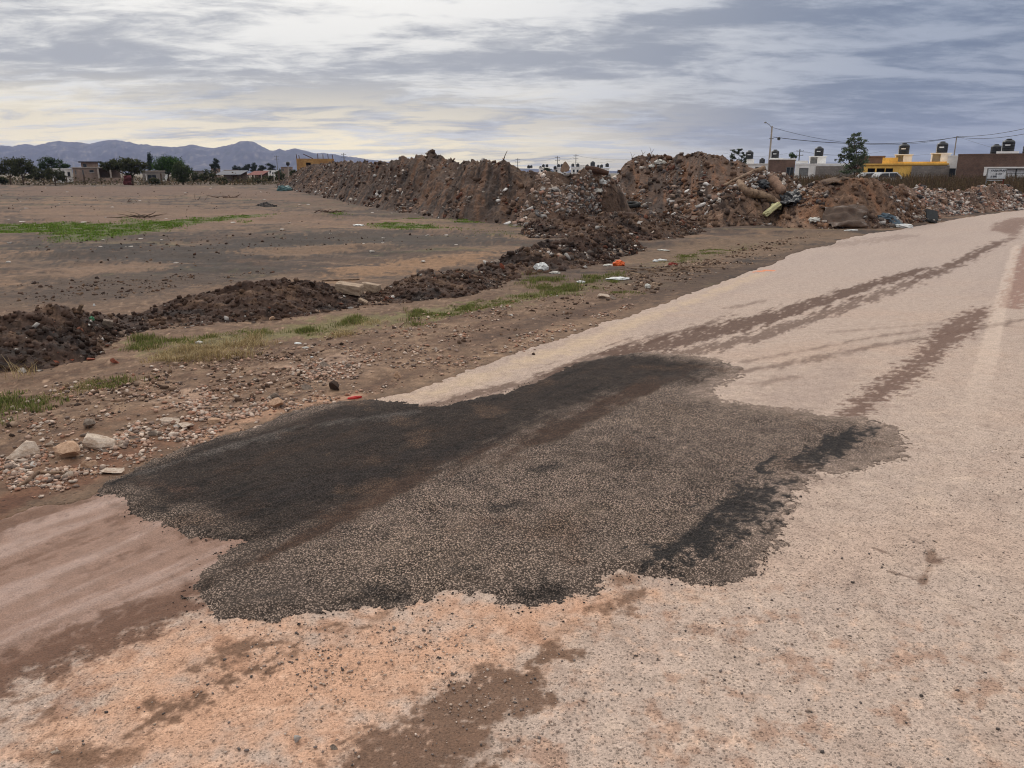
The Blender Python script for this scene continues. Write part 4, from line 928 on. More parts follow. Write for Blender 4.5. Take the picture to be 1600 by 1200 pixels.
# white cars parked in front of the yellow house
def build_car(u, D, label):
    p = P(u, 270, D); e = empty('parked_car', (p[0], D, 0), label, 'car', 'cars by the yellow house')
    sec = [(-2.0, .42), (-2.0, .78), (-1.86, .98), (-1.15, 1.08), (-.62, 1.62), (.95, 1.66), (1.55, 1.12), (1.95, 1.04), (2.02, .6), (2.0, .42)]
    m = MB(); n = len(sec)
    for y, k in ((-.82, 1), (.82, 1)):
        for x, z in sec: m.v.append((x, y * (.86 if z > 1.3 else 1), z))
    m.f = [tuple(range(n)), tuple(reversed(range(n, 2 * n)))] + [(i, n + i, n + (i + 1) % n, (i + 1) % n) for i in range(n)]
    m.build('body', MS['paint_white'], e)
    for q in (((-.92, 1.16), (-.55, 1.54), (.10, 1.56), (.10, 1.14)), ((.18, 1.14), (.18, 1.56), (.86, 1.58), (1.30, 1.16))):
        for s in (-1, 1):
            w = MB(); w.v = [(x, s * (.835 if z < 1.3 else .735), z) for x, z in q] + [(x, s * (.80 if z < 1.3 else .70), z) for x, z in q]
            w.f = [(0, 1, 2, 3), (7, 6, 5, 4)] + [(i, 4 + i, 4 + (i + 1) % 4, (i + 1) % 4) for i in range(4)]; w.build('side_window', MS['glass'], e)
    for x in (-1.25, 1.25):
        for y in (-.74, .74):
            t = MB(); t.tube([(x, y - .1, .32), (x, y + .1, .32)], .32, 16); w = t.build('wheel', MS['rubber'], e)
            MB().tube([(x, y - .106, .32), (x, y + .106, .32)], .19, 12).build('rim', MS['steel'], w)
    return e
build_car(1359, 82, 'white parked car at the left end of the yellow house')
build_car(1382, 80, 'white parked car before the middle of the yellow house')

# left-hand settlement
e, hw, h = px_house('white_house', 'small white house with dark openings among the left trees', 80, 112.5, 264.5, 128, 6, MS['white'], holes=((86, 92, 268, 278, 'window'), (98, 103.5, 267.5, 290, 'void'), (105, 110.5, 268.5, 276, 'window')))
e, hw, h = px_house('block_house', 'grey unrendered block house with a dark open porch', 113, 151, 262.8, 126, 8, MS['pinkbrick'], holes=((117, 120, 266, 273, 'window'), (128, 131.5, 265.5, 273, 'window'), (139, 147, 265.5, 269.5, 'window')), roofm=MS['concrete'])
def porch(e):
    q0 = local_xz(e, 151.5, 262.5, 126); q1 = local_xz(e, 191, 262.5, 126); o = (0, 0, 0); a = (q0[0], 0, q0[1]); b = (q1[0], 0, q1[1])
    MB().box(a[0] - o[0], b[0] - o[0], -1.2, 6, a[2], a[2] + .14).build('porch_roof', MS['concrete'], e)
    for u in (152.5, 171.5, 189.5):
        p = local_xz(e, u, 263, 126); MB().box(p[0] - .12, p[0] + .12, -1.1, -.86, 0, a[2] - .002).build('porch_post', MS['concrete'], e)
    MB().box(a[0] - o[0] + .2, b[0] - o[0] - .2, 4.5, 4.65, 0, a[2] - .01).build('porch_wall', MS['pinkbrick'], e)
    MB().box(a[0] - o[0], b[0] - o[0], -1.4, -1.25, 0, .85).build('porch_parapet', MS['pinkbrick'], e)
porch(e)
e, hw, h = px_house('brick_house', 'pale brick upper storey showing above the grey block house', 126, 153, 253.5, 142, 7, MS['pinkbrick'], holes=((129, 136, 256, 262, 'window'),), roofm=MS['tin'], roof_over=.4)
e, hw, h = px_house('block_house', 'low grey block shed left of the round green tree', 222, 257, 268, 119, 5, MS['grey'], holes=((230, 246, 273, 290, 'window'),), roofm=MS['concrete'])
extra(e, 227.5, 230, 272, 286, 118.6, 0, .25, 'white_pillar', MS['white'])
def shed(u0, u1, v, D, roofm, label, name='open_shed'):
    a = P(u0, v, D); b = P(u1, v, D); cx = (a[0] + b[0]) / 2; hw = (b[0] - a[0]) / 2; h = a[2]
    e = empty(name, (cx, D, 0), label, 'shed'); r = MB(); nn = 10
    m = MB(); m.v = [(-hw - .2, -.5, h - .55), (hw + .2, -.5, h - .5), (hw + .2, 3.6, h + .15), (-hw - .2, 3.6, h + .1)]; m.v += [(x, y, z - .06) for x, y, z in m.v]
    m.f = [(0, 1, 2, 3), (7, 6, 5, 4)] + [(i, 4 + i, 4 + (i + 1) % 4, (i + 1) % 4) for i in range(4)]; m.build('roof', roofm, e)
    for x in np.linspace(-hw, hw, 4): MB().tube([(x, -.3, 0), (x, -.3, h - .55)], .09, 6).build('post', MS['bark'], e)
    MB().box(-hw, hw, 3.2, 3.3, 0, h - .1).build('back_wall', MS['pinkbrick'], e); MB().box(-hw * .75, -hw * .1, 2.2, 2.3, 0, 1.5).build('pale_panel', MS['concrete'], e)
    return e
shed(338, 375, 267.5, 127, MS['tin'], 'open shed with a dark blue-grey sheet roof')
shed(388, 409, 268, 131, MS['rust'], 'small shed with a rusty red sheet roof')
for i, (u0, u1, v, D, m, lab) in enumerate(((412, 421, 266.5, 215, 'white', 'tiny white house right of the red shed roof'), (423, 434, 266.5, 225, 'white', 'tiny white house left of the grey pole with bushes'), (439, 457, 261.5, 205, 'pinkbrick', 'distant pale pink two-storey house behind the pole'),
        (330, 344, 264, 210, 'pinkbrick', 'distant pale house below the dark poplar'), (300, 318, 267.5, 190, 'grey', 'low grey house right of the round green tree'), (350, 372, 266.3, 200, 'pinkbrick', 'long low house behind the dark sheet roof'))):
    px_house('distant_house', lab, u0, u1, v, D, 6, MS[m], 'distant houses of the left settlement', holes=((u0 + 2, u0 + 4.5, v + 2.5, v + 5.5, 'window'), (u1 - 5, u1 - 2.5, v + 2.5, v + 5.5, 'window')))
e, hw, h = px_house('ochre_building', 'unfinished ochre building with starter bars behind the dark heap', 463, 522, 249.5, 112, 6, MS['ochre'], holes=((478, 486, 254, 262, 'void'),), roof_over=.0)
for u in (463.8, 468, 497, 505, 513, 520):
    p = local_xz(e, u, 249.5, 112.2); o = (0, 0); hh = RNG.uniform(.3, .75); MB().tube([(p[0] - o[0], .2, h), (p[0] - o[0] + RNG.uniform(-.08, .08), .2, h + .14 + hh)], .05, 5).build('starter_bar', MS['twig'], e)
MB().tube([(local_xz(e, 474, 249, 112)[0], .3, h + .75), (local_xz(e, 489, 249, 112)[0], .3, h + .15)], .06, 5).build('leaning_plank', MS['twig'], e)

# far houses with tanks behind the rubble heap
for u0, u1, v, D, lab in ((842, 859, 262.5, 250, 'far white house with a pair of tanks, first behind the rubble heap'), (865, 884, 262.5, 240, 'far white house with two tanks left of the standing slab'), (892, 907, 262, 245, 'far white house with two tanks right of the standing slab'), (899, 917, 258.5, 262, 'far pale house with a long flat roof behind the others'),
                          (914, 952, 263.5, 255, 'far low white house with a row of tanks, rightmost of the far row')):
    px_house('distant_house', lab, u0, u1, v, D, 7, MS['white'], 'far houses with tanks', holes=((u0 + 3, u0 + 6, v + 3, v + 7, 'window'), (u1 - 6, u1 - 3, v + 3, v + 7, 'window')), base=0.0)
for i, (u, vb, w, D) in enumerate(((826, 263, 4.5, 250), (830, 262.5, 4, 255), (844.5, 264, 4, 250.5), (849, 261.2, 4.2, 252), (854.6, 261.2, 4.2, 252), (867.2, 264.3, 4.6, 240), (872.8, 261.2, 4.4, 242), (878, 261.2, 4.6, 242), (895, 260.7, 4.6, 247), (902.8, 260.7, 4.8, 247), (917.5, 262.2, 4.8, 257), (926, 260, 7, 262), (934.5, 262.2, 4.2, 257), (939.8, 262.2, 4.6, 257), (948.6, 261, 5.4, 258))):
    make_tank(tuple(P(u, vb, D)), w * D / FPX / 1.1, ('first', 'second', 'third', 'fourth', 'fifth', 'sixth', 'seventh', 'eighth', 'ninth', 'tenth', 'eleventh', 'twelfth', 'thirteenth', 'fourteenth', 'fifteenth')[i] + ' tiny black tank from the left in the far row of roofs', 'tiny tanks on the far roofs', 0, False)
# ------------------------------------------------------------------ poles and wires
def pole(u, vt, D, label, name='utility_pole', arm=True, r=.14, m='concrete', arms=1):
    p = P(u, vt, D); e = empty(name, (p[0], D, 0), label, 'pole'); h = p[2]
    MB().tube([(0, 0, 0), (0, 0, h * .5), (0, 0, h)], [r, r * .85, r * .65], 8).build('post', MS[m], e)
    for k in range(arms):
        MB().box(-.8, .8, -.05 - r, .05 - r, h - .5 - .9 * k, h - .4 - .9 * k).build('cross_arm', MS['steel'], e)
        for x in (-.7, 0, .7): MB().lathe([(.05, 0), (.07, .08), (.03, .16)], 8, (x, -r, h - .4 - .9 * k)).build('insulator', MS['black'], e)
    return e, p
e, p1 = pole(1206.5, 197, 104, 'tall concrete lamp post with a short arm above the brick house', 'lamp_post', arms=0)
hz = p1[2]
MB().tube([(0, 0, hz - .25), (-.35, 0, hz + .15), (-.75, 0, hz + .38)], .035, 6).build('lamp_arm', MS['steel'], e)
MB().lathe([(.05, 0), (.16, .05), (.17, .12), (.08, .2)], 10, (-.9, 0, hz + .33)).build('lamp_head', MS['steel'], e)
MB().box(-.28, .28, -.16, -.10, hz - 1.55, hz - 1.45).build('bracket', MS['steel'], e)
e2, p2 = pole(1495, 213, 128, 'thin pale pole rising behind the brown brick building', arms=0, r=.12)
MB().box(-.5, .5, -.16, -.1, p2[2] - .2, p2[2] - .12).build('cross_arm', MS['steel'], e2)
for u, v, D, lab in ((871, 244, 258, 'far utility pole left of the standing slab'), (900, 241, 268, 'far utility pole right of the standing slab'), (809, 247, 275, 'far utility pole just right of the dark heap'), (1250, 233, 180, 'far utility pole between the brick and the white house'), (432, 243, 300, 'thin mast in front of the mountains'), (537, 239, 260, 'thin pole above the left end of the dark heap')):
    pole(u, v, D, lab, r=.16, m='steel', arms=2)
e, p = pole(450, 259, 124, 'grey post with a dark head among the bushes', arms=0, r=.13); MB().lathe([(.1, 0), (.28, .1), (.28, .5), (.1, .62)], 10, (0, 0, p[2])).build('head', MS['black'], e)
def wire(a, b, sag, label, r=.022, n=18):
    a, b = np.array(a), np.array(b); pts = []
    for i in range(n + 1):
        t = i / n; q = a * (1 - t) + b * t; q[2] -= sag * 4 * t * (1 - t); pts.append(tuple(q))
    org = pts[0]; o = MB().tube([tuple(np.array(q) - org) for q in pts], r, 5).build('overhead_wire', MS['wire'])
    o.location = org; prop(o, label, 'wire', 'overhead wires'); return o
wt = P(1208, 199.5, 104); wl = P(1207.5, 214, 104)
wire(wt, P(1494, 214, 128), 1.6, 'upper overhead wire from the lamp post to the pale pole')
wire(wl, P(1494, 214.6, 128), .9, 'lower thick overhead wire from the lamp post to the pale pole', .04)
wire(P(1496, 213, 128), P(1660, 186, 84), .5, 'upper overhead wire leaving the pale pole to the right', .03)
wire(P(1496, 213.8, 128), P(1660, 195, 84), .7, 'lower overhead wire leaving the pale pole to the right', .03)
wire(P(1498, 214, 128), P(1640, 252, 84), .2, 'thin service wire sloping down behind the brick building', .012)
def splice():
    p = P(1217, 216.6, 104.5); o = MB().lathe([(.05, -.2), (.19, -.14), (.21, 0), (.19, .14), (.05, .2)], 10).build('cable_splice', MS['black'], None, True); o.location = tuple(p); o.rotation_euler = (0, R(85), 0)
    prop(o, 'black splice box hanging on the wire beside the lamp post', 'splice box')
splice()
for (a, b), wl_ in zip((((809, 248), (871, 245.5)), ((871, 245.5), (900, 243)), ((900, 243), (1010, 246)), ((809, 249.5), (700, 252)), ((871, 248.5), (960, 251)), ((1250, 235), (1380, 236)), ((1250, 237), (1480, 238)), ((1250, 235), (1130, 239))), ('from the first to the second far pole', 'from the second to the third far pole', 'leaving the third far pole for the tall heap', 'leaving the first far pole to the left', 'lower one leaving the second far pole to the right', 'upper one behind the leafy tree', 'lower one behind the yellow house', 'behind the shrub and the lamp post')):
    wire(P(*a, 262 if a[0] < 1100 else 180), P(*b, 262 if a[0] < 1100 else 180), 1.0, 'very thin far wire, ' + wl_, .02 if a[0] < 1100 else .016)

# ------------------------------------------------------------------ trees, bushes, weeds, grass
def leaves(pts, size, cols, rs, up=.3):
    n = len(pts); nrm = rs.normal(0, 1, (n, 3)); nrm[:, 2] += up; nrm /= np.linalg.norm(nrm, axis=1)[:, None]
    t = np.cross(nrm, rs.normal(0, 1, (n, 3))); t /= np.linalg.norm(t, axis=1)[:, None]; b = np.cross(nrm, t)
    s = (size * rs.uniform(.6, 1.3, n))[:, None]; w = s * rs.uniform(.35, .65, n)[:, None]
    V = np.stack([pts - t * s * .5, pts + b * w * .5, pts + t * s * .5, pts - b * w * .5], 1).reshape(-1, 3)
    return V, np.arange(4 * n).reshape(-1, 4), np.repeat(cols, 4, 0)
def tree(u, vb, D, label, blobs, nleaf, lsize, cols, trunk=.12, cat='tree', name='tree', group=None, gaps=.6, base=None, seed=0, lean=0):
    """blobs: (u, v, ru, rv) outlines of leaf masses seen at distance D; each is a real rounded mass of that size"""
    rs = np.random.default_rng(seed + 900); p0 = P(u, 270, D); bz = gz(p0[0], D) if base is None else base
    e = empty(name, (p0[0], D, bz), label, cat, group); o = np.array((p0[0], D, bz)); mp = D / FPX
    cs = []
    for (bu, bv, ru, rv) in blobs:
        c = P(bu, bv, D) - o; r = np.array((ru * mp, .85 * (ru + rv) / 2 * mp, rv * mp)); c[1] += rs.uniform(-.3, .3) * r[1]; cs.append((c, r))
    tr = MB(); top = max(c[2] for c, r in cs)
    fork = np.array((lean, 0, top * .35)); tr.tube([(0, 0, -.1), tuple(fork * .5 + np.array((.03, 0, 0))), tuple(fork)], [trunk, trunk * .85, trunk * .75], 7)
    P_ = []; K_ = []
    vol = np.array([r.prod() ** .66 for c, r in cs]); vol /= vol.sum()
    for (c, r), w in zip(cs, vol):
        m = fork * .45 + c * .55 + rs.normal(0, .08, 3) * r; tr.tube([tuple(fork * .98), tuple(m), tuple(c)], [trunk * .6, trunk * .38, trunk * .15], 5)
        n = int(nleaf * w); ncl = max(10, n // 42)
        q = rs.normal(0, 1, (ncl, 3)); q /= np.linalg.norm(q, axis=1)[:, None]; q *= (rs.uniform(.25, 1, ncl) ** .55)[:, None]
        cc = c + q * r
        for k in range(0, ncl, max(1, ncl // 14)):
            tr.tube([tuple(c), tuple((c + cc[k]) / 2 + rs.normal(0, .05, 3) * r), tuple(cc[k])], [trunk * .16, trunk * .11, trunk * .05], 4, False)
        sp = r * (.13 + .12 * (1 - gaps)); j = rs.integers(0, ncl, n)
        P_.append(cc[j] + rs.normal(0, 1, (n, 3)) * sp)
        tint = rs.uniform(.65, 1.25, ncl)[j]; cl = np.array([S(*cols[i]) for i in rs.integers(0, len(cols), n)]); K_.append(cl * tint[:, None])
    pts = np.concatenate(P_); pts[:, 2] = np.maximum(pts[:, 2], .03); V, F, K = leaves(pts, lsize, np.concatenate(K_), rs)
    tr.build('trunk', MS['bark'], e, True); link_mesh('crown', np_mesh('crown', V, F, K), MS['leaf'], e)
    return e
MQ = [(62, 68, 42), (74, 78, 50), (52, 58, 38), (86, 86, 60)]; DG = [(48, 66, 36), (58, 78, 42), (40, 54, 32)]; BG = [(58, 84, 38), (70, 96, 44), (48, 70, 34)]; FG = [(52, 62, 50), (62, 70, 56), (46, 54, 46)]
tree(14, 287, 114, 'dark mesquite tree at the left edge of the picture', [(6, 262, 14, 11), (18, 258, 12, 9), (-6, 265, 12, 10), (26, 266, 9, 8)], 3600, .24, MQ, .13, seed=1)
tree(34, 288, 110, 'broad mesquite tree, second from the left edge', [(34, 258, 13, 11), (46, 262, 11, 11), (28, 268, 10, 9), (48, 272, 8, 7)], 3600, .24, MQ, .13, seed=2)
tree(80, 285, 146, 'green leafy tree rising behind the small white house', [(75, 256, 13, 10), (92, 258, 12, 8), (102, 263, 8, 6), (66, 262, 8, 7)], 3400, .28, DG, .14, seed=3)
tree(66, 289, 107, 'low mesquite tree in front of the small white house, left one', [(62, 270, 10, 8), (72, 274, 8, 7), (58, 278, 6, 5)], 2200, .2, MQ, .09, seed=4)
tree(84, 289, 105, 'low mesquite tree in front of the small white house, right one', [(80, 270, 9, 8), (92, 273, 8, 8), (99, 278, 5, 6)], 2200, .2, MQ, .09, seed=5)
tree(205, 289, 106, 'wide spreading mesquite tree above the maroon cloth', [(180, 256, 16, 8), (200, 256, 18, 9), (217, 260, 13, 9), (165, 258, 12, 6), (204, 268, 13, 7)], 6000, .24, MQ, .16, seed=6)
tree(234, 284, 172, 'slim dark cypress behind the wide mesquite', [(234, 246, 3, 6), (234.5, 253, 4, 7), (234, 260, 4.5, 7)], 2200, .26, [(44, 56, 46), (52, 64, 50)], .12, seed=7, gaps=.1)
tree(262, 284, 130, 'dense round green tree in the middle of the settlement', [(262, 258, 22, 12), (252, 259, 13, 11), (274, 261, 13, 10), (262, 252, 14, 7)], 7500, .24, BG, .2, seed=8, gaps=.05)
tree(284, 288, 111, 'smaller green tree just right of the dense round tree', [(284, 264, 12, 9), (292, 270, 9, 10), (276, 273, 9, 9), (286, 279, 12, 6)], 4000, .22, [(68, 80, 46), (60, 70, 42), (80, 90, 54)], .12, seed=9)
tree(337, 284, 205, 'dark poplar above the distant pale house', [(337, 254, 4.5, 6), (336, 260, 6, 5), (330, 261, 3, 4)], 1500, .34, FG, .14, seed=10)
for i, (u, v, ru, rv) in enumerate(((383, 260.5, 6, 4.5), (395, 260, 6, 5), (408, 262, 6, 4), (421, 261.5, 8, 5), (369, 263, 7, 3.5))):
    tree(u, 277, 262, ('far dark tree, first left above the red shed', 'far dark tree directly above the red shed roof', 'far dark tree right above the red shed', 'far wide dark tree above the tiny white houses', 'far low dark tree above the dark shed roof')[i], [(u, v, ru, rv), (u + ru * .4, v + 2, ru * .7, rv * .8), (u, v + rv, ru * .8, rv * .8)], 900, .5, FG, .2, seed=20 + i, group='far dark trees')
for i, (u, v, ru, rv, D, lab) in enumerate(((308, 277, 9, 7, 117, 'bush right of the smaller green tree'), (325, 275, 12, 9, 116, 'broad olive bush left of the dark shed roof'), (347, 282, 8, 5, 110, 'low dark bush before the dark shed'), (240, 282, 8, 4, 108, 'low bush before the grey block shed'), (437, 273, 7, 8, 128, 'bush left of the grey post'), (458, 273, 6, 7, 126, 'bush between the grey post and the ochre building'), (420, 278, 10, 4, 125, 'low scrubby bush below the tiny white houses'), (398, 281, 12, 3, 118, 'low scrub before the red shed'), (5, 281, 8, 5, 108, 'low brush at the far left edge'))):
    tree(u, 288, D, lab, [(u, v, ru, rv), (u - ru * .5, v + 2, ru * .6, rv * .7), (u + ru * .5, v + 2, ru * .6, rv * .7)], 1500, .22, MQ, .05, 'bush', 'bush', 'bushes at the settlement', seed=40 + i)
tree(1335, 285, 82, 'loose leafy tree in front of the white and yellow houses', [(1334, 214, 9, 8), (1342, 224, 12, 9), (1328, 228, 12, 9), (1338, 238, 16, 10), (1322, 243, 11, 7), (1350, 246, 9, 8), (1336, 253, 17, 9), (1312, 249, 7, 5), (1330, 264, 18, 8)], 4600, .19, [(88, 100, 76), (104, 116, 90), (74, 86, 62), (124, 132, 108)], .13, seed=60, gaps=.9)
tree(1150, 262, 74, 'thin shrub growing behind the brown heap by the tank', [(1148, 241, 9, 6), (1156, 238, 7, 5), (1162, 246, 6, 6), (1143, 246, 5, 5), (1158, 253, 9, 6)], 900, .17, [(84, 92, 76), (70, 78, 64)], .05, 'shrub', 'shrub', seed=61, gaps=.9)
tree(1238, 256, 112, 'small green bush on the roof line of the brick house', [(1237, 243, 5, 4), (1240, 247, 4.5, 4)], 500, .24, [(84, 104, 66), (68, 88, 54)], .05, 'bush', 'bush', seed=62, base=0)
tree(852, 268, 230, 'far green tree under the first pair of far tanks', [(852, 267, 9, 4), (858, 270, 8, 4)], 700, .45, [(64, 76, 54), (74, 84, 58)], .15, seed=63)

def build_weeds():
    n = 26000; u = RNG.uniform(1195, 1660, n); D = RNG.uniform(39, 66, n); x = (u - 800) / FPX * D * .985; rs = RNG
    keep = np.ones(n, bool); clump = fbm(x * .5, D * .5, 3, 601); h = (.78 + .55 * rs.random(n) ** 1.5 + .35 * clump) * np.clip(.75 + (D - 39) / 60, .7, 1.15); h = np.clip(h, .25, 1.7)
    bx = rs.normal(0, .16, n); by = rs.normal(0, .16, n); w = rs.uniform(.008, .02, n)
    V = np.stack([np.stack([x - w, D, np.zeros(n)], 1), np.stack([x + w, D, np.zeros(n)], 1), np.stack([x + bx * h + w * .5, D + by * h, h], 1), np.stack([x + bx * h - w * .5, D + by * h, h], 1)], 1).reshape(-1, 3)
    F = np.arange(4 * n).reshape(-1, 4); base = np.array([S(*c) for c in ((96, 78, 62), (84, 68, 54), (110, 90, 70), (88, 80, 58), (70, 58, 48))])
    K = np.repeat(base[rs.integers(0, 5, n)] * rs.uniform(.7, 1.15, n)[:, None], 4, 0)
    m = 46000; j = rs.integers(0, n, m); t = rs.uniform(.35, 1.0, m)
    pts = np.stack([x[j] + bx[j] * h[j] * t + rs.normal(0, .05, m), D[j] + by[j] * h[j] * t + rs.normal(0, .05, m), h[j] * t], 1)
    V2, F2, K2 = leaves(pts, .075, base[rs.integers(0, 5, m)] * rs.uniform(.7, 1.2, m)[:, None], rs)
    o = link_mesh('dry_weeds', np_mesh('dry_weeds', np.concatenate([V, V2]), np.concatenate([F, F2 + len(V)]), np.concatenate([K, K2])), MS['grass'])
    prop(o, 'band of dry brown weeds between the rubble and the houses', 'weeds', None, 'stuff')
build_weeds()
def in_poly(poly, n, fall=.25):
    pts = np.array(poly); lo, hi = pts.min(0), pts.max(0); out = []
    while sum(len(o) for o in out) < n:
        q = RNG.uniform(lo - fall, hi + fall, (n * 3, 2)); s = poly_sdf(q[:, 0], q[:, 1], pts, 2) + fall * fbm(q[:, 0] * 1.1 / fall * .35, q[:, 1] * 1.1 / fall * .35, 3, 611) * 1.6; pr = sm(-s / (fall * 2.2), -.35, 1) ** 1.5 * np.clip(.42 + 1.7 * fbm(q[:, 0] * 2.2, q[:, 1] * 2.2, 3, 613, .6), .03, 1); out.append(q[RNG.random(len(q)) < pr])
    return np.concatenate(out)[:n]
def blades(xy, h, w, cols, lean=.4, mult=1.0):
    n = len(xy); x, y = xy[:, 0], xy[:, 1]; z = ground_z(x, y); a = RNG.uniform(0, 6.28, n); hh = .8 * h * RNG.uniform(.35, 1.25, n) * np.clip(.8 + 1.2 * fbm(x * 2.6, y * 2.6, 2, 617), .3, 1.6); l = RNG.normal(0, lean, n) * hh; ww = w * RNG.uniform(.6, 1.3, n)
    dx, dy = np.cos(a), np.sin(a); b0 = np.stack([x - dy * ww, y + dx * ww, z - .01], 1); b1 = np.stack([x + dy * ww, y - dx * ww, z - .01], 1)
    m0 = np.stack([x - dy * ww * .8 + dx * l * .35, y + dx * ww * .8 + dy * l * .35, z + hh * .55], 1); m1 = np.stack([x + dy * ww * .8 + dx * l * .35, y - dx * ww * .8 + dy * l * .35, z + hh * .55], 1)
    t0 = np.stack([x - dy * ww * .15 + dx * l, y + dx * ww * .15 + dy * l, z + hh * .95], 1); t1 = np.stack([x + dy * ww * .15 + dx * l, y - dx * ww * .15 + dy * l, z + hh * .95], 1)
    V = np.stack([b0, b1, m0, m1, t0, t1], 1).reshape(-1, 3); i = np.arange(n)[:, None] * 6
    F = np.concatenate([i + np.array([[0, 1, 3, 2]]), i + np.array([[2, 3, 5, 4]])]); K = np.repeat(np.array([S(*c) for c in cols])[RNG.integers(0, len(cols), n)] * RNG.uniform(.75, 1.2, n)[:, None] * mult, 6, 0)
    return V, F, K
GR = [(108, 118, 60), (96, 104, 54), (122, 128, 72), (88, 94, 50), (142, 134, 90), (120, 112, 76)]; OL = [(112, 118, 62), (124, 124, 72), (98, 104, 54)]; DRY = [(172, 150, 108), (150, 128, 90), (188, 168, 126), (134, 114, 80)]
def grass_obj(name, label, parts, cat='grass'):
    Vs, Fs, Ks, k = [], [], [], 0
    for V, F, K in parts: Vs.append(V); Fs.append(F + k); Ks.append(K); k += len(V)
    o = link_mesh(name, np_mesh(name, np.concatenate(Vs), np.concatenate(Fs), np.concatenate(Ks)), MS['grass']); prop(o, label, cat, None, 'stuff')
grass_obj('grass', 'bright green grass strips growing on the bare field', [blades(in_poly(GP(*q), n, .5), (.045 if n < 5000 else .06), .010, [(104, 132, 50), (92, 118, 44), (116, 142, 60), (82, 104, 42), (118, 120, 66)], .7) for q, n in zip(GRASS_FAR, (15000, 4200, 500, 2600, 500, 1500, 600, 150))])
grass_obj('grass', 'green weeds and tufts along the foot of the earth berms', [blades(in_poly(GP(*q), n, .2), h, w, c, .5) for q, n, h, w, c in (
    (((805, 452), (830, 428), (880, 432), (918, 447), (930, 456), (900, 462), (850, 462)), 4200, .065, .004, GR), (((895, 440), (925, 432), (940, 440), (925, 450)), 900, .075, .004, GR), (((935, 430), (975, 424), (985, 436), (955, 444)), 700, .05, .004, OL),
    (((960, 455), (990, 455), (985, 465), (965, 466)), 350, .035, .003, OL), (((615, 500), (650, 484), (668, 492), (650, 508)), 1300, .06, .003, GR), (((690, 480), (740, 470), (800, 462), (780, 476), (700, 488)), 1100, .035, .003, GR),
    (((430, 520), (480, 508), (560, 498), (545, 512), (470, 528)), 2200, .05, .003, OL + GR), (((190, 548), (210, 530), (255, 536), (250, 548)), 1300, .055, .003, GR), (((-20, 625), (20, 618), (45, 630), (20, 652), (-20, 660)), 1500, .055, .003, GR), (((45, 632), (70, 630), (60, 642)), 400, .05, .003, GR),
    (((140, 606), (160, 592), (188, 596), (180, 606)), 800, .05, .003, OL + GR), (((640, 500), (820, 458), (930, 448), (800, 480), (700, 500)), 2600, .035, .003, OL), (((260, 530), (420, 515), (420, 522), (280, 545)), 1500, .045, .003, OL), (((1000, 415), (1100, 388), (1180, 384), (1080, 408)), 2200, .03, .005, OL), (((560, 345), (900, 366), (800, 372)), 300, .04, .01, OL))])
grass_obj('dry_grass', 'flattened straw-coloured dry grass below the left berm', [blades(in_poly(GP(*q), n, .2), h, w, DRY, 1.6) for q, n, h, w in (
    (((200, 575), (240, 548), (330, 530), (390, 525), (420, 535), (380, 560), (300, 572)), 3600, .075, .0024), (((520, 522), (545, 512), (560, 520), (540, 530)), 350, .08, .0022), (((40, 616), (120, 600), (200, 590), (190, 602), (100, 620)), 700, .05, .0022), (((0, 560), (60, 600), (20, 615)), 60, .12, .002), (((420, 545), (560, 500), (640, 490), (560, 530)), 700, .045, .0022))], 'dry grass')

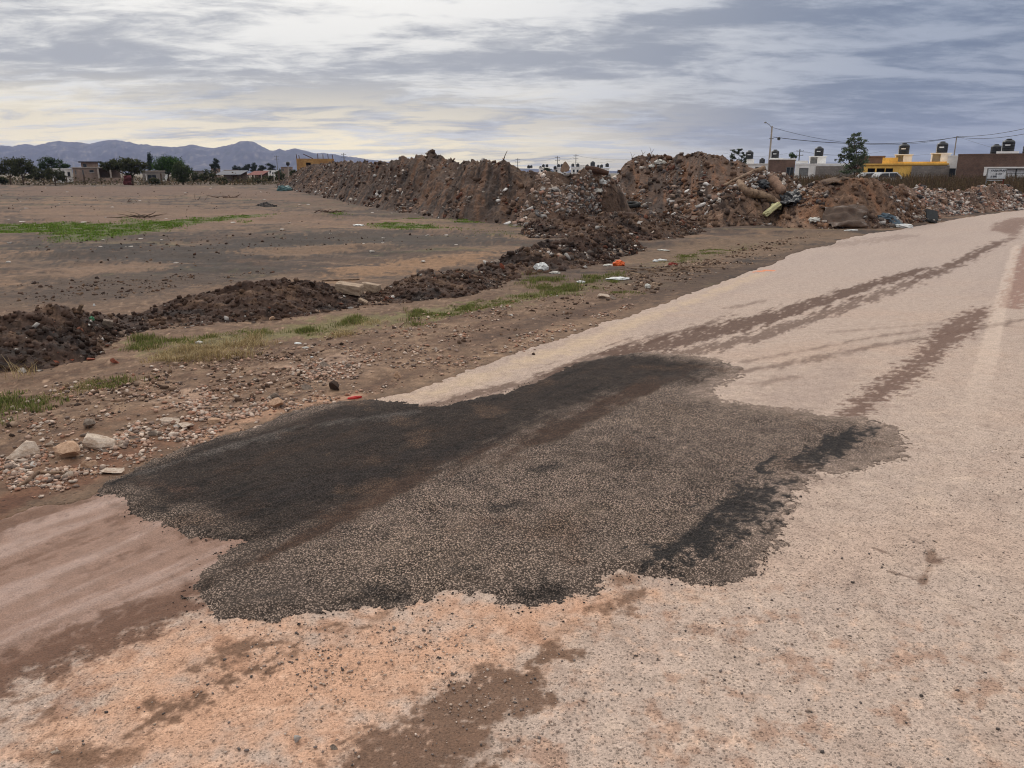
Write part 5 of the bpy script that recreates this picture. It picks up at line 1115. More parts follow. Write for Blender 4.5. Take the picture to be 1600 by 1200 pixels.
# ------------------------------------------------------------------ stones, gravel, litter
def at_ground(u, v):
    x, y = G(u, v); return np.array((x, y, gz(x, y)))
def stone(u, v, wpx, kind, label, group=None, flat=.55, name='stone', loc=None, ar=.75):
    p = at_ground(u, v) if loc is None else loc; dist = math.hypot(p[0], math.hypot(p[1], CAMH)); s = wpx * dist / FPX
    o = chunk_obj(name, None, kind); s *= 1.08; o.location = (p[0], p[1], p[2] + s * flat * .24); o.scale = (s * 1.12, s * ar * 1.1, s * flat * 1.15); o.rotation_euler = (RNG.uniform(-.2, .2), RNG.uniform(-.2, .2), RNG.uniform(-.4, .4) + (math.pi if RNG.random() < .5 else 0))
    prop(o, label, 'stone', group); return o
for u, v, w, k, lab, fl in (
    (105, 714, 44, 1, 'largest buff-orange boulder in the row beside the patch', .62), (152, 700, 48, 0, 'pale blocky boulder with a pinkish top, right of the buff one', .6), (35, 714, 46, 0, 'pale pointed boulder nearest the left edge', .55), (135, 731, 36, 1, 'smooth buff stone in front of the two big boulders', .5),
    (176, 739, 34, 0, 'flat pale stone closest to the edge of the patch', .32), (203, 689, 26, 2, 'grey flat stone right of the pinkish boulder', .4), (136, 669, 22, 2, 'lone grey stone on bare soil above the boulders', .7), (76, 697, 14, 0, 'small pale stone above the buff boulder', .6), (91, 701, 18, 2, 'small grey stone just above the buff boulder', .6),
    (105, 744, 18, 0, 'small pale stone tucked below the buff boulder', .5), (266, 662, 28, 0, 'broken pale slab, left piece of the pair above the patch', .35), (292, 669, 32, 0, 'broken pale slab, right piece of the pair above the patch', .3), (246, 680, 22, 2, 'tilted grey slab below the broken pale slabs', .4), (337, 660, 20, 1, 'rounded buff stone between the slabs and the patch', .7),
    (431, 636, 29, 1, 'rounded brown-buff stone right above the upper edge of the patch', .6), (354, 648, 13, 0, 'small pale stone beside the rounded buff stone', .6), (428, 619, 22, 2, 'dark grey angular stone on the gravel verge', .55), (483, 606, 24, 2, 'flat grey stone left of the black asphalt lump', .35), (526, 609, 24, 4, 'black lump of old asphalt near the red plastic', .75),
    (620, 590, 23, 1, 'smooth tan boulder alone by the pale road edge', .65), (509, 574, 18, 2, 'dark stone topping the little gravel pile', .6), (547, 575, 14, 2, 'dark stone at the right end of the gravel pile', .6), (833, 555, 9, 4, 'small black stone alone on the pale road', .8), (463, 1158, 15, 5, 'white angular pebble on the sandy road at the bottom', .7),
    (523, 1169, 12, 2, 'grey pebble right of the white angular one', .7), (86, 1178, 13, 0, 'pale pink pebble near the bottom left corner', .5), (943, 467, 18, 0, 'pale stone in the dark verge, left of a pair', .6), (958, 468, 11, 2, 'greyish stone in the dark verge, right of a pair', .8), (427, 500, 13, 1, 'pinkish stone at the foot of the left berm', .55),
    (1445, 905, 6, 2, 'grey pebble in the broken spot of the road, lower', .6), (1452, 885, 6, 2, 'dark pebble in the middle of the broken spot', .6), (1458, 862, 6, 0, 'pale pebble at the top of the broken spot', .6), (88, 570, 11, 3, 'brick-red stone at the berm foot, leftmost of four', .8), (110, 565, 11, 3, 'brick-red stone at the berm foot, second of four', .7),
    (143, 564, 11, 3, 'brick-red stone at the berm foot, third of four', .6), (180, 569, 13, 3, 'rusty red stone at the berm foot, last of four', .8), (38, 582, 15, 5, 'white stone at the foot of the left berm', .6), (62, 580, 9, 5, 'small white stone right of the larger white one at the berm', .5)):
    stone(u, v, w, k, lab, None, fl)
def scatter_stones(n, poly, size, label, group, kinds=(0, 0, 1, 2)):
    q = in_poly(GP(*poly), n, .1)
    for x, y in q:
        s = size[0] * (size[1] / size[0]) ** (RNG.random() ** 1.8); o = chunk_obj('stone', None, int(RNG.choice(kinds))); o.location = (x, y, gz(x, y) + s * .12); o.scale = (s * 1.2, s, s * RNG.uniform(.4, .75)); o.rotation_euler = (RNG.uniform(-.3, .3), RNG.uniform(-.3, .3), RNG.uniform(0, 6.28)); prop(o, label, 'stone', group)
scatter_stones(70, ((0, 715), (120, 680), (260, 650), (330, 660), (220, 705), (160, 745), (60, 765), (0, 775)), (.014, .05), 'small stone scattered among the boulders left of the patch', 'stones among the boulders')
scatter_stones(80, ((290, 680), (400, 625), (520, 600), (590, 612), (470, 636), (340, 680)), (.012, .045), 'small stone in the buff gravel along the upper edge of the patch', 'stones along the upper patch edge')
scatter_stones(60, ((220, 620), (430, 560), (560, 545), (600, 570), (460, 605), (300, 640)), (.012, .05), 'small pinkish stone on the gravel spots between berm and patch', 'stones on the gravel spots')
scatter_stones(50, ((600, 520), (800, 470), (1000, 430), (1150, 400), (1180, 415), (980, 475), (700, 560)), (.02, .08), 'small pale stone on the dark verge beside the far road edge', 'stones on the far verge', (0, 2, 5, 4))
scatter_stones(60, ((10, 735), (70, 695), (150, 680), (300, 652), (320, 668), (220, 700), (170, 738), (110, 750)), (.03, .085), 'fist-sized pale angular stone in the rubble row left of the patch', 'fist-sized rubble stones', (0, 0, 1, 5))
# gravel: many small pebbles
ICO = None
def pebbles(name, label, xy, size, cols, zf, sink=.25):
    global ICO
    if ICO is None:
        bm = bmesh.new(); bmesh.ops.create_icosphere(bm, subdivisions=1, radius=.5); ICO = (np.array([v.co for v in bm.verts]), np.array([[v.index for v in f.verts] for f in bm.faces])); bm.free()
    n = len(xy); v = ICO[0][None] * RNG.uniform(.55, 1.4, (n, 12, 3)); a = RNG.uniform(0, 6.28, n); v[:, :, 0] *= RNG.uniform(.9, 1.6, n)[:, None]; v[:, :, 2] *= RNG.uniform(.45, .9, n)[:, None]
    x, y = v[..., 0].copy(), v[..., 1].copy(); v[..., 0] = x * np.cos(a)[:, None] - y * np.sin(a)[:, None]; v[..., 1] = x * np.sin(a)[:, None] + y * np.cos(a)[:, None]
    v *= size[:, None, None]; v[..., 0] += xy[:, :1]; v[..., 1] += xy[:, 1:]; v[..., 2] += (zf(xy[:, 0], xy[:, 1]) + size * sink)[:, None]
    F = (ICO[1][None] + 12 * np.arange(n)[:, None, None]).reshape(-1, 3); K = np.repeat(np.array([S(*c) for c in cols])[RNG.integers(0, len(cols), n)] * RNG.uniform(.7, 1.15, n)[:, None], 12, 0)
    o = link_mesh(name, np_mesh(name, v.reshape(-1, 3), F, K), MS['pebble']); prop(o, label, 'gravel', None, 'stuff')
GC = [(198, 180, 164), (190, 160, 140), (176, 142, 122), (156, 130, 114), (206, 184, 166), (140, 120, 108), (168, 126, 104), (120, 104, 94)]
XY = []
for poly, n in ((((-20, 720), (150, 675), (330, 640), (480, 612), (590, 612), (470, 640), (330, 690), (200, 737), (100, 765), (-20, 780)), 4200), (((220, 620), (300, 602), (340, 612), (330, 640), (240, 640)), 700), (((420, 580), (480, 560), (570, 545), (600, 570), (560, 592), (470, 602)), 1100), (((0, 735), (60, 728), (80, 760), (0, 780)), 700),
                (((-20, 610), (200, 575), (500, 525), (640, 510), (420, 600), (200, 650), (-20, 700)), 1300), (((0, 660), (300, 600), (600, 540), (800, 490), (700, 570), (590, 620), (300, 660), (0, 740)), 1600), (((560, 600), (820, 520), (1000, 470), (960, 500), (700, 590)), 900), (((400, 540), (620, 500), (900, 450), (800, 490), (560, 560)), 700)):
    XY.append(in_poly(GP(*poly), n, .12))
XY = np.concatenate(XY); sz = .005 * (6.5) ** (RNG.random(len(XY)) ** 2.0) * (1 + .08 * np.hypot(XY[:, 0], XY[:, 1]) / 4)
pebbles('gravel', 'loose pinkish gravel spread over the verge left of the road', XY, sz, GC, lambda x, y: ground_z(x, y))
XY = np.concatenate([in_poly(GP((-300, 1300), (0, 1050), (330, 985), (900, 945), (1200, 900), (1500, 700), (1650, 560), (1650, 1300)), 1500, .2), in_poly(GP((300, 985), (900, 945), (1180, 915), (1100, 960), (900, 1040), (760, 1130), (560, 1210), (300, 1080)), 900, .15), in_poly(GP((1340, 880), (1440, 830), (1480, 840), (1460, 920), (1400, 910)), 90, .05)])
pebbles('gravel', 'sparse loose pebbles lying on the near road surface', XY, .0028 * 4.2 ** (RNG.random(len(XY)) ** 2.2), [(150, 130, 118), (120, 108, 102), (180, 158, 140), (90, 82, 78), (196, 176, 160)], lambda x, y: np.full(len(x), .004))
# crumbs of asphalt round the edge of the patch
pp = np.array(PATCH); NC = 1100; k = RNG.integers(31, len(pp) + 14, NC) % len(pp); t = RNG.random(NC)[:, None]; q = pp[k] * (1 - t) + pp[(k + 1) % len(pp)] * t + RNG.normal(0, .07, (NC, 2)) * RNG.random((NC, 1)) ** .7
pebbles('gravel', 'black asphalt crumbs strewn round the edge of the patch', q, .003 * 3.2 ** (RNG.random(NC) ** 2), [(44, 41, 40), (58, 52, 50), (78, 70, 66), (34, 32, 32)], lambda x, y: np.full(len(x), .006))

def crumple(name, p, size, m, label, cat, seed=0, rz=0.0, sub=3, amp=.5, group=None):
    bm = bmesh.new(); bmesh.ops.create_icosphere(bm, subdivisions=sub, radius=.5); r = np.random.default_rng(seed + 77); co = np.array([v.co for v in bm.verts])
    d = amp * (np.abs(fbm(co[:, 0] * 3 + seed, co[:, 1] * 3 + co[:, 2] * 2.3, 3, seed + 5)) * 1.6 - .3) + amp * .5 * fbm(co[:, 2] * 5 + seed, co[:, 0] * 4 - co[:, 1] * 3, 2, seed + 8); co = co * (1 + d)[:, None]
    co[:, 2] = np.maximum(co[:, 2], -.28)
    for v, c in zip(bm.verts, co): v.co = c
    me = bpy.data.meshes.new(name); bm.to_mesh(me); bm.free(); o = link_mesh(name, me, m); o.location = (p[0], p[1], p[2] + size[2] * .25); o.scale = size; o.rotation_euler = (0, 0, rz); prop(o, label, cat, group); return o
def cloth(name, corners, m, label, cat, nx=22, ny=16, fold=.05, freq=3.0, seed=0, thick=.012, sag=0.0):
    """a sheet stretched between four corners (world), with folds and some thickness"""
    c = [np.array(q, float) for q in corners]; o = c[0].copy(); V = []
    n = np.cross(c[1] - c[0], c[3] - c[0]); n /= np.linalg.norm(n)
    if n[1] > 0: n = -n
    for j in range(ny + 1):
        for i in range(nx + 1):
            s, t = i / nx, j / ny; s2 = s + .06 * math.sin(9 * t + seed); p = (c[0] * (1 - s2) + c[1] * s2) * (1 - t) + (c[3] * (1 - s2) + c[2] * s2) * t; V.append(p)
    V = np.array(V); S_, T_ = np.meshgrid(np.linspace(0, 1, nx + 1), np.linspace(0, 1, ny + 1)); S_, T_ = S_.ravel(), T_.ravel()
    d = fold * (fbm(S_ * freq + seed, T_ * freq * 2.2, 3, seed + 3) * 1.6 + .5 * np.sin(T_ * 11 + 3 * fbm(S_ * 2, T_ * 2, 2, seed))) + sag * np.sin(S_ * math.pi) * np.sin(T_ * math.pi)
    V = V + d[:, None] * n - o; N_ = len(V); I, J = np.meshgrid(np.arange(ny), np.arange(nx), indexing='ij'); w = nx + 1
    F = np.stack([I * w + J, I * w + J + 1, (I + 1) * w + J + 1, (I + 1) * w + J], -1).reshape(-1, 4)
    ob = link_mesh(name, np_mesh(name, V, F, None, True), m); ob.location = tuple(o); md = ob.modifiers.new('thickness', 'SOLIDIFY'); md.thickness = thick; prop(ob, label, cat); return ob
def mcol(name, rgb, rough=.6, spec=.3, bd=.004): return mat(name, S(*rgb), rough, .15, 7, bd, spec)
W_BAG = mcol('white_bag', (226, 226, 222), .5); P_BAG = mcol('pale_bag', (206, 202, 192), .6); OR_BAG = mcol('orange_bag', (236, 108, 52), .5); REDP = mcol('red_plastic', (196, 44, 36), .4); RDK = mcol('dull_red_cloth', (150, 66, 56), .8)
TEAL = mcol('teal_plastic', (74, 104, 104), .5); BLU = mcol('blue_grey_cloth', (84, 98, 108), .8); GRN = mcol('green_plastic', (88, 150, 112), .5); MATT = mcol('pale_yellow_foam', (214, 208, 158), .8); BRT = mcol('brown_sheet', (92, 70, 54), .42, .4, .01); BLK = mcol('black_sheet', (40, 42, 46), .4, .4, .01); CARP = mcol('brown_carpet', (104, 84, 68), .9, .2, .02); SLAB = mcol('dark_board', (52, 54, 54), .6)
for u, v, sx, sy, sz_, m, lab, cat, onh in (
    (846, 421, .34, .25, .24, W_BAG, 'crumpled white plastic bag on the berm above the green weeds', 'plastic bag', 1), (868, 428, .26, .12, .07, P_BAG, 'pale flattened bag among the green weeds', 'plastic bag', 0), (908, 442, .22, .12, .06, W_BAG, 'small white bag at the right end of the green weeds', 'plastic bag', 0), (967, 437, .5, .22, .08, W_BAG, 'long white torn bag on the verge below the orange bag', 'plastic bag', 0),
    (967, 417, .26, .2, .2, OR_BAG, 'bright orange plastic bag at the foot of the berm', 'plastic bag', 0), (952, 416, .3, .16, .08, P_BAG, 'pale rag left of the orange bag', 'rag', 0), (1051, 418, .22, .16, .12, RDK, 'dull red rag on the far verge', 'rag', 0), (1034, 405, .28, .14, .08, W_BAG, 'white bag on the verge behind the orange one', 'plastic bag', 0), (1024, 408, .16, .12, .08, W_BAG, 'small white scrap left of the white bag on the verge', 'scrap', 0),
    (1037, 391, .4, .2, .04, P_BAG, 'flat pale board lying behind the white bag', 'board', 0), (1042, 374, .45, .2, .06, W_BAG, 'white flat scrap at the right foot of the farther berm', 'scrap', 0), (465, 536, .10, .07, .03, W_BAG, 'white scrap of paper below the left berm, upper', 'scrap', 0), (478, 546, .085, .06, .03, P_BAG, 'pale scrap of paper below the left berm, lower', 'scrap', 0), (311, 537, .10, .06, .04, P_BAG, 'pale rag lying in the dry grass', 'rag', 0),
    (487, 559, .045, .03, .02, W_BAG, 'tiny white scrap on the soil below the paper scraps', 'scrap', 0), (145, 498, .07, .06, .08, GRN, 'small green plastic cup on the left berm', 'cup', 1), (147, 477, .04, .03, .06, W_BAG, 'small white scrap on the crest of the left berm', 'scrap', 1), (445, 298, 2.0, .9, .75, TEAL, 'grey-teal bundle at the left foot of the long dark heap', 'bundle', 0), (548, 308, .75, .4, .35, TEAL, 'teal bag with a white top on the field', 'plastic bag', 0),
    (548, 303, .28, .2, .3, W_BAG, 'small white bag on top of the teal one', 'plastic bag', 0), (560, 353, .45, .2, .06, W_BAG, 'white plank-shaped scrap on the field grass', 'scrap', 0), (1012, 449, .12, .14, .12, P_BAG, 'folded pale cardboard on the dark verge', 'cardboard', 0), (1385, 341, .55, .3, .25, BLU, 'blue-grey rag on the soil heap by the road', 'rag', 1), (1412, 356, .5, .25, .18, W_BAG, 'white stone-like bag at the right foot of the soil heap', 'plastic bag', 0), (1330, 361, .5, .18, .05, W_BAG, 'flat white scrap before the brown sheet', 'scrap', 0), (1303, 357, .22, .2, .14, W_BAG, 'white bundle left of the brown sheet', 'bundle', 0),
    (1270, 344, .42, .3, .2, P_BAG, 'tangle of pale rags left of the brown sheet', 'rag', 1), (1192, 291, .5, .4, .4, BLK, 'small black bag high on the rubbish heap', 'plastic bag', 1), (935, 300, .5, .3, .2, P_BAG, 'white sack on the crest of the pale rubble heap', 'sack', 1), (940, 288, .6, .3, .2, W_BAG, 'long white sack near the top of the pale rubble heap', 'sack', 1), (1030, 255, .6, .35, .3, P_BAG, 'pale sack high on the tall brown heap', 'sack', 1), (1018, 261, .4, .3, .2, P_BAG, 'pale scrap left of the sack on the tall heap', 'scrap', 1)):
    p = on_heap(u, v) if onh else at_ground(u, v); kk = .68 if v > 370 else .9; crumple(cat.replace(' ', '_'), p, (sx * kk, sy * kk, sz_ * kk), m, lab, cat, int(u), RNG.uniform(-.6, .6), 3)
o = crumple('plastic_piece', at_ground(554, 623), (.11, .035, .03), REDP, 'red plastic strip at the upper corner of the patch', 'plastic piece', 3, R(25), 2)
# concrete block lying on the berm
def block(p, size, rot, m, label, name='concrete_block', cat='concrete block', chips=.06, seed=0):
    bm = bmesh.new(); bmesh.ops.create_cube(bm, size=1); bmesh.ops.subdivide_edges(bm, edges=bm.edges[:], cuts=4, use_grid_fill=True); r = random.Random(seed)
    for v in bm.verts:
        e = sum(abs(abs(c) - .5) < 1e-4 for c in v.co)
        if e >= 2: v.co *= 1 - r.random() * chips * (e - 1) * 1.2
        v.co += Vector((r.gauss(0, .006), r.gauss(0, .006), r.gauss(0, .006)))
    me = bpy.data.meshes.new(name); bm.to_mesh(me); bm.free(); o = link_mesh(name, me, m); o.location = p; o.scale = size; o.rotation_euler = rot; prop(o, label, cat); return o
BUFF = mat('buff_concrete', S(178, 156, 134), .9, .2, 5, .012, second=S(140, 118, 98))
p = on_heap(548, 458); block((p[0], p[1], p[2] + .07), (.34, .17, .12), (R(4), R(7), R(-12)), BUFF, 'long buff concrete block lying on the berm, front piece', seed=1)
p = on_heap(575, 456); block((p[0] + .02, p[1] + .12, p[2] + .06), (.24, .17, .11), (R(-3), R(9), R(-8)), BUFF, 'buff concrete block lying on the berm, rear right piece', seed=2)
p = on_heap(568, 472); block((p[0], p[1], p[2] + .02), (.12, .06, .05), (R(10), R(24), R(-10)), BUFF, 'small buff brick piece below the concrete blocks', seed=3)
p = on_heap(171, 509); block((p[0], p[1], p[2] + .03), (.09, .05, .07), (R(10), R(14), R(20)), LUMPM[2], 'grey concrete piece near the green cup', seed=4)
p = on_heap(126, 487); block((p[0], p[1], p[2] + .04), (.03, .03, .14), (R(20), R(40), 0), MS['deadwood'], 'short grey wooden offcut on the left berm', 'wood_offcut', 'wood', seed=5)
stone(490, 443, 19, 4, 'dark rounded boulder on the crest of the left berm', None, .6, 'stone', on_heap(490, 446))
p = on_heap(887, 268); h_ = P(887, 249, p[1])[2] - p[2]; o = link_mesh('standing_slab', lump(555), mat('brown_slab', S(132, 108, 90), .95, .2, 3, .01)); o.location = (p[0], p[1], p[2] + h_ * .42); o.scale = (.34, .30, h_ * 1.5); prop(o, 'brown slab standing upright on the pale rubble heap', 'slab')
def log(pts, rad, m, label, name='log', cat='log', n=9, lift=.06, heapy=True, smooth=True):
    W = [on_heap(u, v) if heapy else at_ground(u, v) for u, v in pts]; W = [w + np.array((0, -.02, lift)) for w in W]; o = W[0]
    # smooth the run of points
    t = np.linspace(0, 1, len(W)); tt = np.linspace(0, 1, 5 * len(W)); Q = smooth1(resample(np.array(W), t, tt), 4)
    rr = np.interp(tt, t, rad if hasattr(rad, '__len__') else [rad] * len(W)) * (1 + .10 * RNG.normal(0, 1, len(tt))); ob = MB().tube([tuple(q - o) for q in Q], list(rr), n).build(name, m, None, smooth); ob.location = tuple(o); prop(ob, label, cat); return ob
log([(1153, 284), (1158, 296), (1170, 302), (1185, 304), (1198, 308), (1212, 316), (1224, 322)], [.10, .13, .15, .15, .13, .10, .07], MS['deadwood'], 'thick curved dead log on the rubbish heap')
log([(1128, 292), (1150, 281), (1172, 272), (1192, 264), (1204, 260)], [.07, .09, .09, .08, .06], MS['deadwood'], 'long straight branch slanting up the rubbish heap', 'branch', 'branch')
log([(1205, 280), (1215, 292), (1226, 303)], [.16, .2, .14], mat('pale_trunk', S(158, 128, 108), .9, .2, 4, .02), 'stubby pale trunk piece behind the black sheet', 'trunk_piece', 'log')
D_ = on_heap(932, 272)[1]; q0, q1 = P(914, 263.5, D_), P(951, 271, D_ - .1); o = MB().tube([(0, 0, 0), tuple((q1 - q0) * .5 + np.array((0, 0, .02))), tuple(q1 - q0)], [.10, .12, .07], 10).build('pipe', MS['twig']); o.location = tuple(q0); prop(o, 'dark tapered pipe lying on top of the pale rubble heap', 'pipe')
log([(66, 738), (56, 746), (46, 755), (30, 762)], [.008, .012, .012, .006], MS['deadwood'], 'bleached stick lying beside the boulders, left limb', 'stick', 'stick', 6, .02, False)
log([(68, 740), (82, 742), (98, 739), (106, 743)], [.010, .010, .008, .004], MS['deadwood'], 'bleached stick lying beside the boulders, right limb', 'stick', 'stick', 6, .02, False)
log([(500, 413 + 24), (530, 437), (566, 436)], .012, MS['deadwood'], 'thin pale plank lying on the field behind the concrete block', 'plank', 'plank', 4, .01, False)
p = on_heap(783, 250); o = MB().tube([(0, 0, -.1), (.10, 0, .2), (.18, 0, .36)], [.025, .015, .008], 5).build('stick', MS['twig']); o.location = tuple(p); prop(o, 'thin dark stick poking up from the long dark heap', 'stick')
for u, v, l, lab in ((1017, 238, .5, 'thin twig standing on the tall heap, right'), (1006, 241, .35, 'thin twig standing on the tall heap, middle'), (990, 247, .4, 'thin twig standing on the tall heap, left')):
    p = on_heap(u, v + 3); m = MB(); m.tube([(0, 0, -.1), (-.05, 0, l * .6), (-.12, 0, l)], [.015, .01, .005], 4).tube([(-.03, 0, l * .4), (.1, .05, l * .8)], [.01, .004], 4); o = m.build('twig', MS['twig']); o.location = tuple(p); prop(o, lab, 'twig')
def H4(*q): return [on_heap(u, v) + np.array((0, -dy, dz)) for u, v, dy, dz in q]
cloth('plastic_sheet', H4((1208, 322, .1, .05), (1250, 318, .1, .05), (1246, 296, .05, .08), (1226, 303, .05, .08)), BLK, 'black plastic sheet spilling down the rubbish heap', 'plastic sheet', 24, 18, .10, 3.5, 4)
cloth('brown_sheet', H4((1296, 354, .12, .02), (1352, 354, .12, .02), (1352, 322, .06, .06), (1280, 320, .06, .06)), BRT, 'brown glossy sheet draped over the foot of the soil heap', 'sheet', 30, 24, .10, 2.0, 7, .012, .04)
cloth('old_carpet', H4((1276, 284, .05, .02), (1318, 286, .05, .05), (1320, 279, -.3, .10), (1296, 279, -.2, .22)), CARP, 'brown carpet humped on the crest of the soil heap', 'carpet', 20, 12, .06, 2.0, 9, .03, .12)
cloth('grey_cloth', H4((1395, 352, .06, .03), (1412, 355, .06, .03), (1400, 338, .05, .05), (1382, 338, .05, .05)), BLU, 'long blue-grey cloth trailing down the soil heap', 'cloth', 14, 14, .05, 3, 11)
p = on_heap(1205, 334); o = block((p[0], p[1] - .1, p[2] + .16), (.62, .30, .16), (R(-14), R(-36), R(14)), MATT, 'pale yellow foam cushion at the foot of the rubbish heap', 'foam_cushion', 'cushion', .22, 12)
p = on_heap(1212, 324); o = block((p[0], p[1] - .1, p[2] + .05), (.34, .2, .14), (R(10), R(8), R(-10)), MATT, 'small pale yellow foam piece above the cushion', 'foam_piece', 'foam', .22, 13)
p = at_ground(1457, 346); block((p[0], p[1] + .1, p[2] + .2), (.50, .05, .36), (R(-24), R(10), R(16)), SLAB, 'black board leaning at the right end of the soil heap', 'leaning_board', 'board', .04, 14)
p = at_ground(1452, 348); block((p[0], p[1] - .1, p[2] + .05), (.34, .22, .08), (R(4), R(12), R(30)), SLAB, 'small black board flat on the ground under the leaning one', 'flat_board', 'board', .05, 15)
# old tyre
def tyre():
    p = on_heap(985, 322) + np.array((0, -.25, .06)); bm = bmesh.new(); n, k = 36, 14; R0, r0 = .30, .105; vs = []
    for i in range(n):
        a = 2 * math.pi * i / n; ring = []
        for j in range(k):
            b = 2 * math.pi * j / k; rr = R0 + r0 * math.cos(b) * (1.0 if math.cos(b) > 0 else .85); zz = r0 * .92 * math.sin(b) + (.006 if j % 2 and math.cos(b) > .5 and i % 2 else 0); ring.append(bm.verts.new((rr * math.cos(a), rr * math.sin(a), zz)))
        vs.append(ring)
    for i in range(n):
        for j in range(k):
            if 6 <= j <= 7: continue                      # open towards the rim
            bm.faces.new((vs[i][j], vs[(i + 1) % n][j], vs[(i + 1) % n][(j + 1) % k], vs[i][(j + 1) % k]))
    me = bpy.data.meshes.new('old_tyre'); bm.to_mesh(me); bm.free(); o = empty('old_tyre', (0, 0, 0), 'old black tyre lying in the hollow between the heaps', 'tyre'); link_mesh('tread_ring', me, MS['rubber'], o, True); o.location = (p[0], p[1], p[2] + .07); o.rotation_euler = (R(8), R(-5), 0); o.scale = (.95, .95, .95)
tyre()
# dead branches on the field
def brush(u, v, w, h, n, label, name='dead_branches', m='twig', seed=0):
    r = np.random.default_rng(seed + 5); p = at_ground(u, v); e = MB()
    for i in range(n):
        a = r.uniform(0, 6.28); st_ = np.array((r.normal(0, w * .22), r.normal(0, w * .22), .02)); d = np.array((math.cos(a), math.sin(a) * .6, r.uniform(.05, .75))); l = r.uniform(.35, 1) * w * .6
        pts = [st_]; 
        for k in range(4): d = d + r.normal(0, .22, 3); d[2] = d[2] * .8; pts.append(pts[-1] + d / np.linalg.norm(d) * l / 4 * np.array((1, 1, h / w * 1.6)))
        pts = [np.array((q[0], q[1], max(q[2], .015))) for q in pts]; r0 = r.uniform(.008, .02) * w; e.tube([tuple(q) for q in pts], [r0, r0 * .8, r0 * .6, r0 * .45, r0 * .25], 5)
    o = e.build(name, MS[m]); o.location = tuple(p); prop(o, label, 'branches', None); return o
brush(203, 316, .9, 1.0, 7, 'uprooted dark stump with roots on the field', 'uprooted_stump', seed=1)
brush(218, 341, 1.3, .45, 22, 'pile of dead brushwood behind the green grass', 'brushwood_pile', 'bark', 2)
brush(318, 312, 1.1, .7, 7, 'dark dead branch sticking up on the field', seed=3)
brush(352, 310, 1.7, .5, 12, 'spread of dead branches on the field, right of the upright one', seed=4)
brush(1128, 348, 2.4, 1.0, 40, 'thin dry twigs in front of the rubbish heap', 'dry_twigs', seed=5)
brush(512, 335, 1.2, .5, 14, 'small dry shrub on the field beside a grass tuft', 'dry_shrub', seed=6)
brush(1060, 424, .9, .16, 14, 'broken dry sticks on the verge by the red rag', 'dry_sticks', 'deadwood', 7)
brush(1000, 428, .8, .14, 12, 'broken dry sticks right of the orange bag', 'dry_sticks', 'deadwood', 8)
# left settlement small things
MAR = cloth('maroon_cloth', [P(193, 289, 104), P(206, 289, 104), P(205, 273.5, 104), P(193, 274.5, 104)], MS['maroon'], 'maroon cloth hanging below the wide mesquite', 'cloth', 12, 12, .12, 3, 2)
cloth('white_tarpaulin', [P(254, 283, 117), P(261, 283, 117), P(262, 272.5, 117), P(259.5, 273, 117)], W_BAG, 'white tarpaulin sloping beside the grey block shed', 'tarpaulin', 8, 8, .05, 3, 3)
for i, (u, vt, D, lab) in enumerate(((130.5, 272, 113, 'thick dark fence post in front of the grey block house'), (157, 277, 113, 'fence post in front of the porch, left of the wide mesquite'), (251, 271, 112, 'dark fence post right of the grey block shed'), (103, 275, 114, 'fence post in front of the small white house'), (67, 276, 114, 'fence post among the left mesquites'), (408, 271, 122, 'pale fence post right of the red shed'), (428, 276, 122, 'short pale fence post before the tiny white houses'), (435, 267, 120, 'tall dark post beside the bush left of the grey post'))):
    p = P(u, vt, D); z0 = gz(p[0], D); o = MB().tube([(0, 0, -.2), (.02, 0, (p[2] - z0) * .6), (0, 0, p[2] - z0)], [.14, .12, .11] if 'dark' in lab else [.09, .08, .07], 7).build('fence_post', MS['bark'] if 'pale' not in lab else MS['concrete']); o.location = (p[0], D, z0); prop(o, lab, 'fence post', 'fence posts of the settlement')
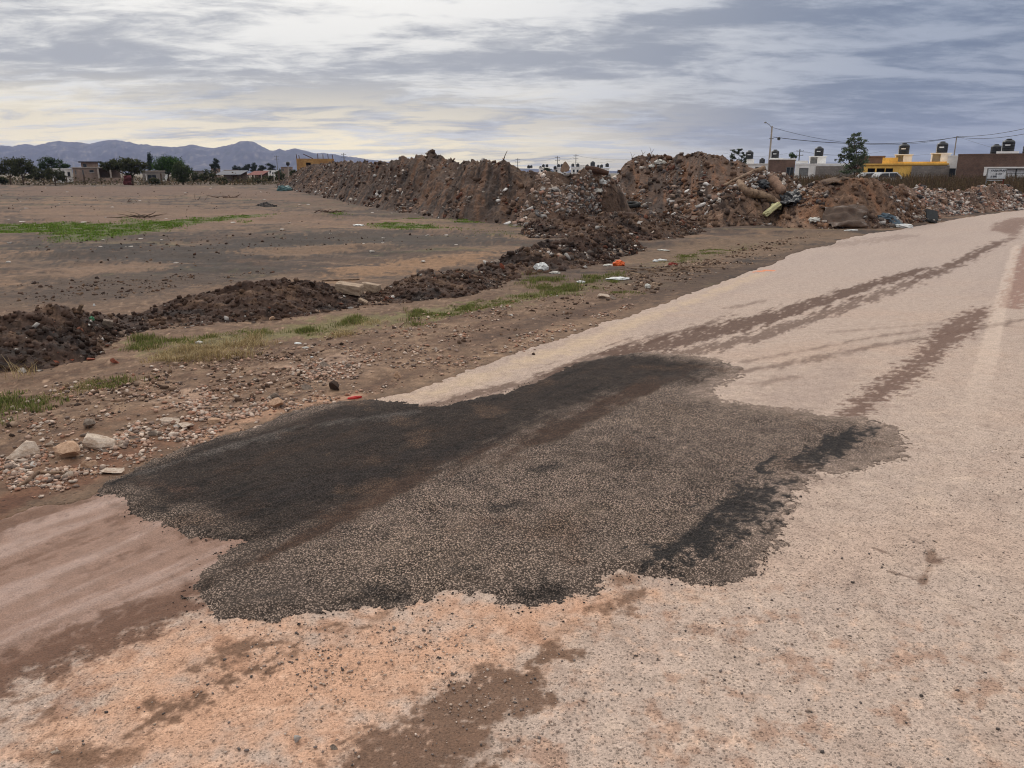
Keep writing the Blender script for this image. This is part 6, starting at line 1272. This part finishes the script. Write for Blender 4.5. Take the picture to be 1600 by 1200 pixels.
# scraps over the field: small pieces of paper and plaster
def scraps():
    r = np.random.default_rng(33); m = [W_BAG, P_BAG]
    for i in range(70):
        u, v = r.uniform(0, 820), 292 + (r.random() ** 1.5) * 130
        x, y = G(u, v)
        if heap_z(x, y) > gz(x, y) + .06: continue
        s = r.uniform(.05, .13) * (1 + y / 60); o = bpy.data.objects.new('litter_scrap', LUMPS[5][i % 5]); C.objects.link(o); o.location = (x, y, gz(x, y) + s * .1); o.scale = (s * 1.5, s, s * .35); o.rotation_euler = (0, 0, r.uniform(0, 6.28)); prop(o, 'small white scrap of litter lying on the bare field', 'litter', 'scraps on the field')
scraps()
def scrub():
    """low dry brush between the houses and the field, too tangled to count"""
    n = 9000; u = RNG.uniform(-120, 540, n); D = 106 + 150 * RNG.random(n) ** 1.6; x = (u - 800) / FPX * D * .98; c = fbm(x * .12, D * .12, 3, 701); k = RNG.random(n) < np.clip(.5 + 1.6 * c, .05, 1); x, D = x[k], D[k]; c = c[k]; n = len(x)
    z = np.abs(RNG.normal(0, .35, n)) * (1 + .6 * c); pts = np.stack([x + RNG.normal(0, .3, n), D + RNG.normal(0, .3, n), ground_z(x, D) + z], 1)
    pts = np.repeat(pts, 3, 0) + RNG.normal(0, .18, (3 * n, 3)); pts[:, 2] = np.maximum(pts[:, 2], .02); base = np.array([S(*q) for q in ((92, 84, 62), (80, 76, 54), (108, 92, 70), (70, 66, 48), (118, 100, 78))])
    V, F, K = leaves(pts, .30, base[RNG.integers(0, 5, 3 * n)] * RNG.uniform(.7, 1.15, 3 * n)[:, None], RNG)
    o = link_mesh('scrub', np_mesh('scrub', V, F, K), MS['leaf']); prop(o, 'low dry scrub along the edge of the settlement', 'scrub', None, 'stuff')
scrub()

def clods():
    """crumbs and clods of soil lying about on the field and verge"""
    def many(polys, size, cols, label):
        q = np.concatenate([in_poly(GP(*p), n, f) for p, n, f in polys]); n = len(q); s = size[0] * (size[1] / size[0]) ** (RNG.random(n) ** 3.2) * (1 + np.hypot(q[:, 0], q[:, 1]) / 60)
        pos = np.column_stack([q, ground_z(q[:, 0], q[:, 1])]); cl = np.array([S(*c) for c in cols])[RNG.integers(0, len(cols), n)] * RNG.uniform(.7, 1.2, n)[:, None]
        V, F, K = bits(pos, s, cl, RNG.uniform(.4, .9, n)); o = link_mesh('soil_clods', np_mesh('soil_clods', V, F, K), MS['chips']); prop(o, label, 'clods', None, 'stuff')
    many([(((-60, 300), (480, 300), (640, 335), (800, 355), (800, 392), (600, 440), (420, 430), (200, 470), (-60, 480)), 1100, 1.0), (((0, 372), (480, 362), (760, 365), (560, 386), (300, 430), (0, 402)), 800, .8), (((0, 440), (340, 425), (480, 415), (200, 470), (0, 485)), 700, .3)], (.006, .035), [(78, 62, 53), (96, 77, 64), (64, 52, 46), (120, 96, 78), (86, 62, 50)], 'dark soil clods strewn over the bare field')
    many([(((560, 520), (820, 470), (1000, 420), (1150, 380), (1280, 365), (1240, 392), (1090, 440), (900, 505), (700, 570)), 2600, .3), (((0, 620), (250, 570), (560, 520), (560, 590), (330, 640), (0, 700)), 1500, .2), (((960, 440), (1060, 415), (1180, 400), (1150, 418), (1000, 460)), 900, .3)], (.005, .035), [(84, 66, 54), (104, 82, 67), (68, 54, 46), (140, 114, 95), (160, 136, 116)], 'crumbs of soil and small clods on the verge')
clods()
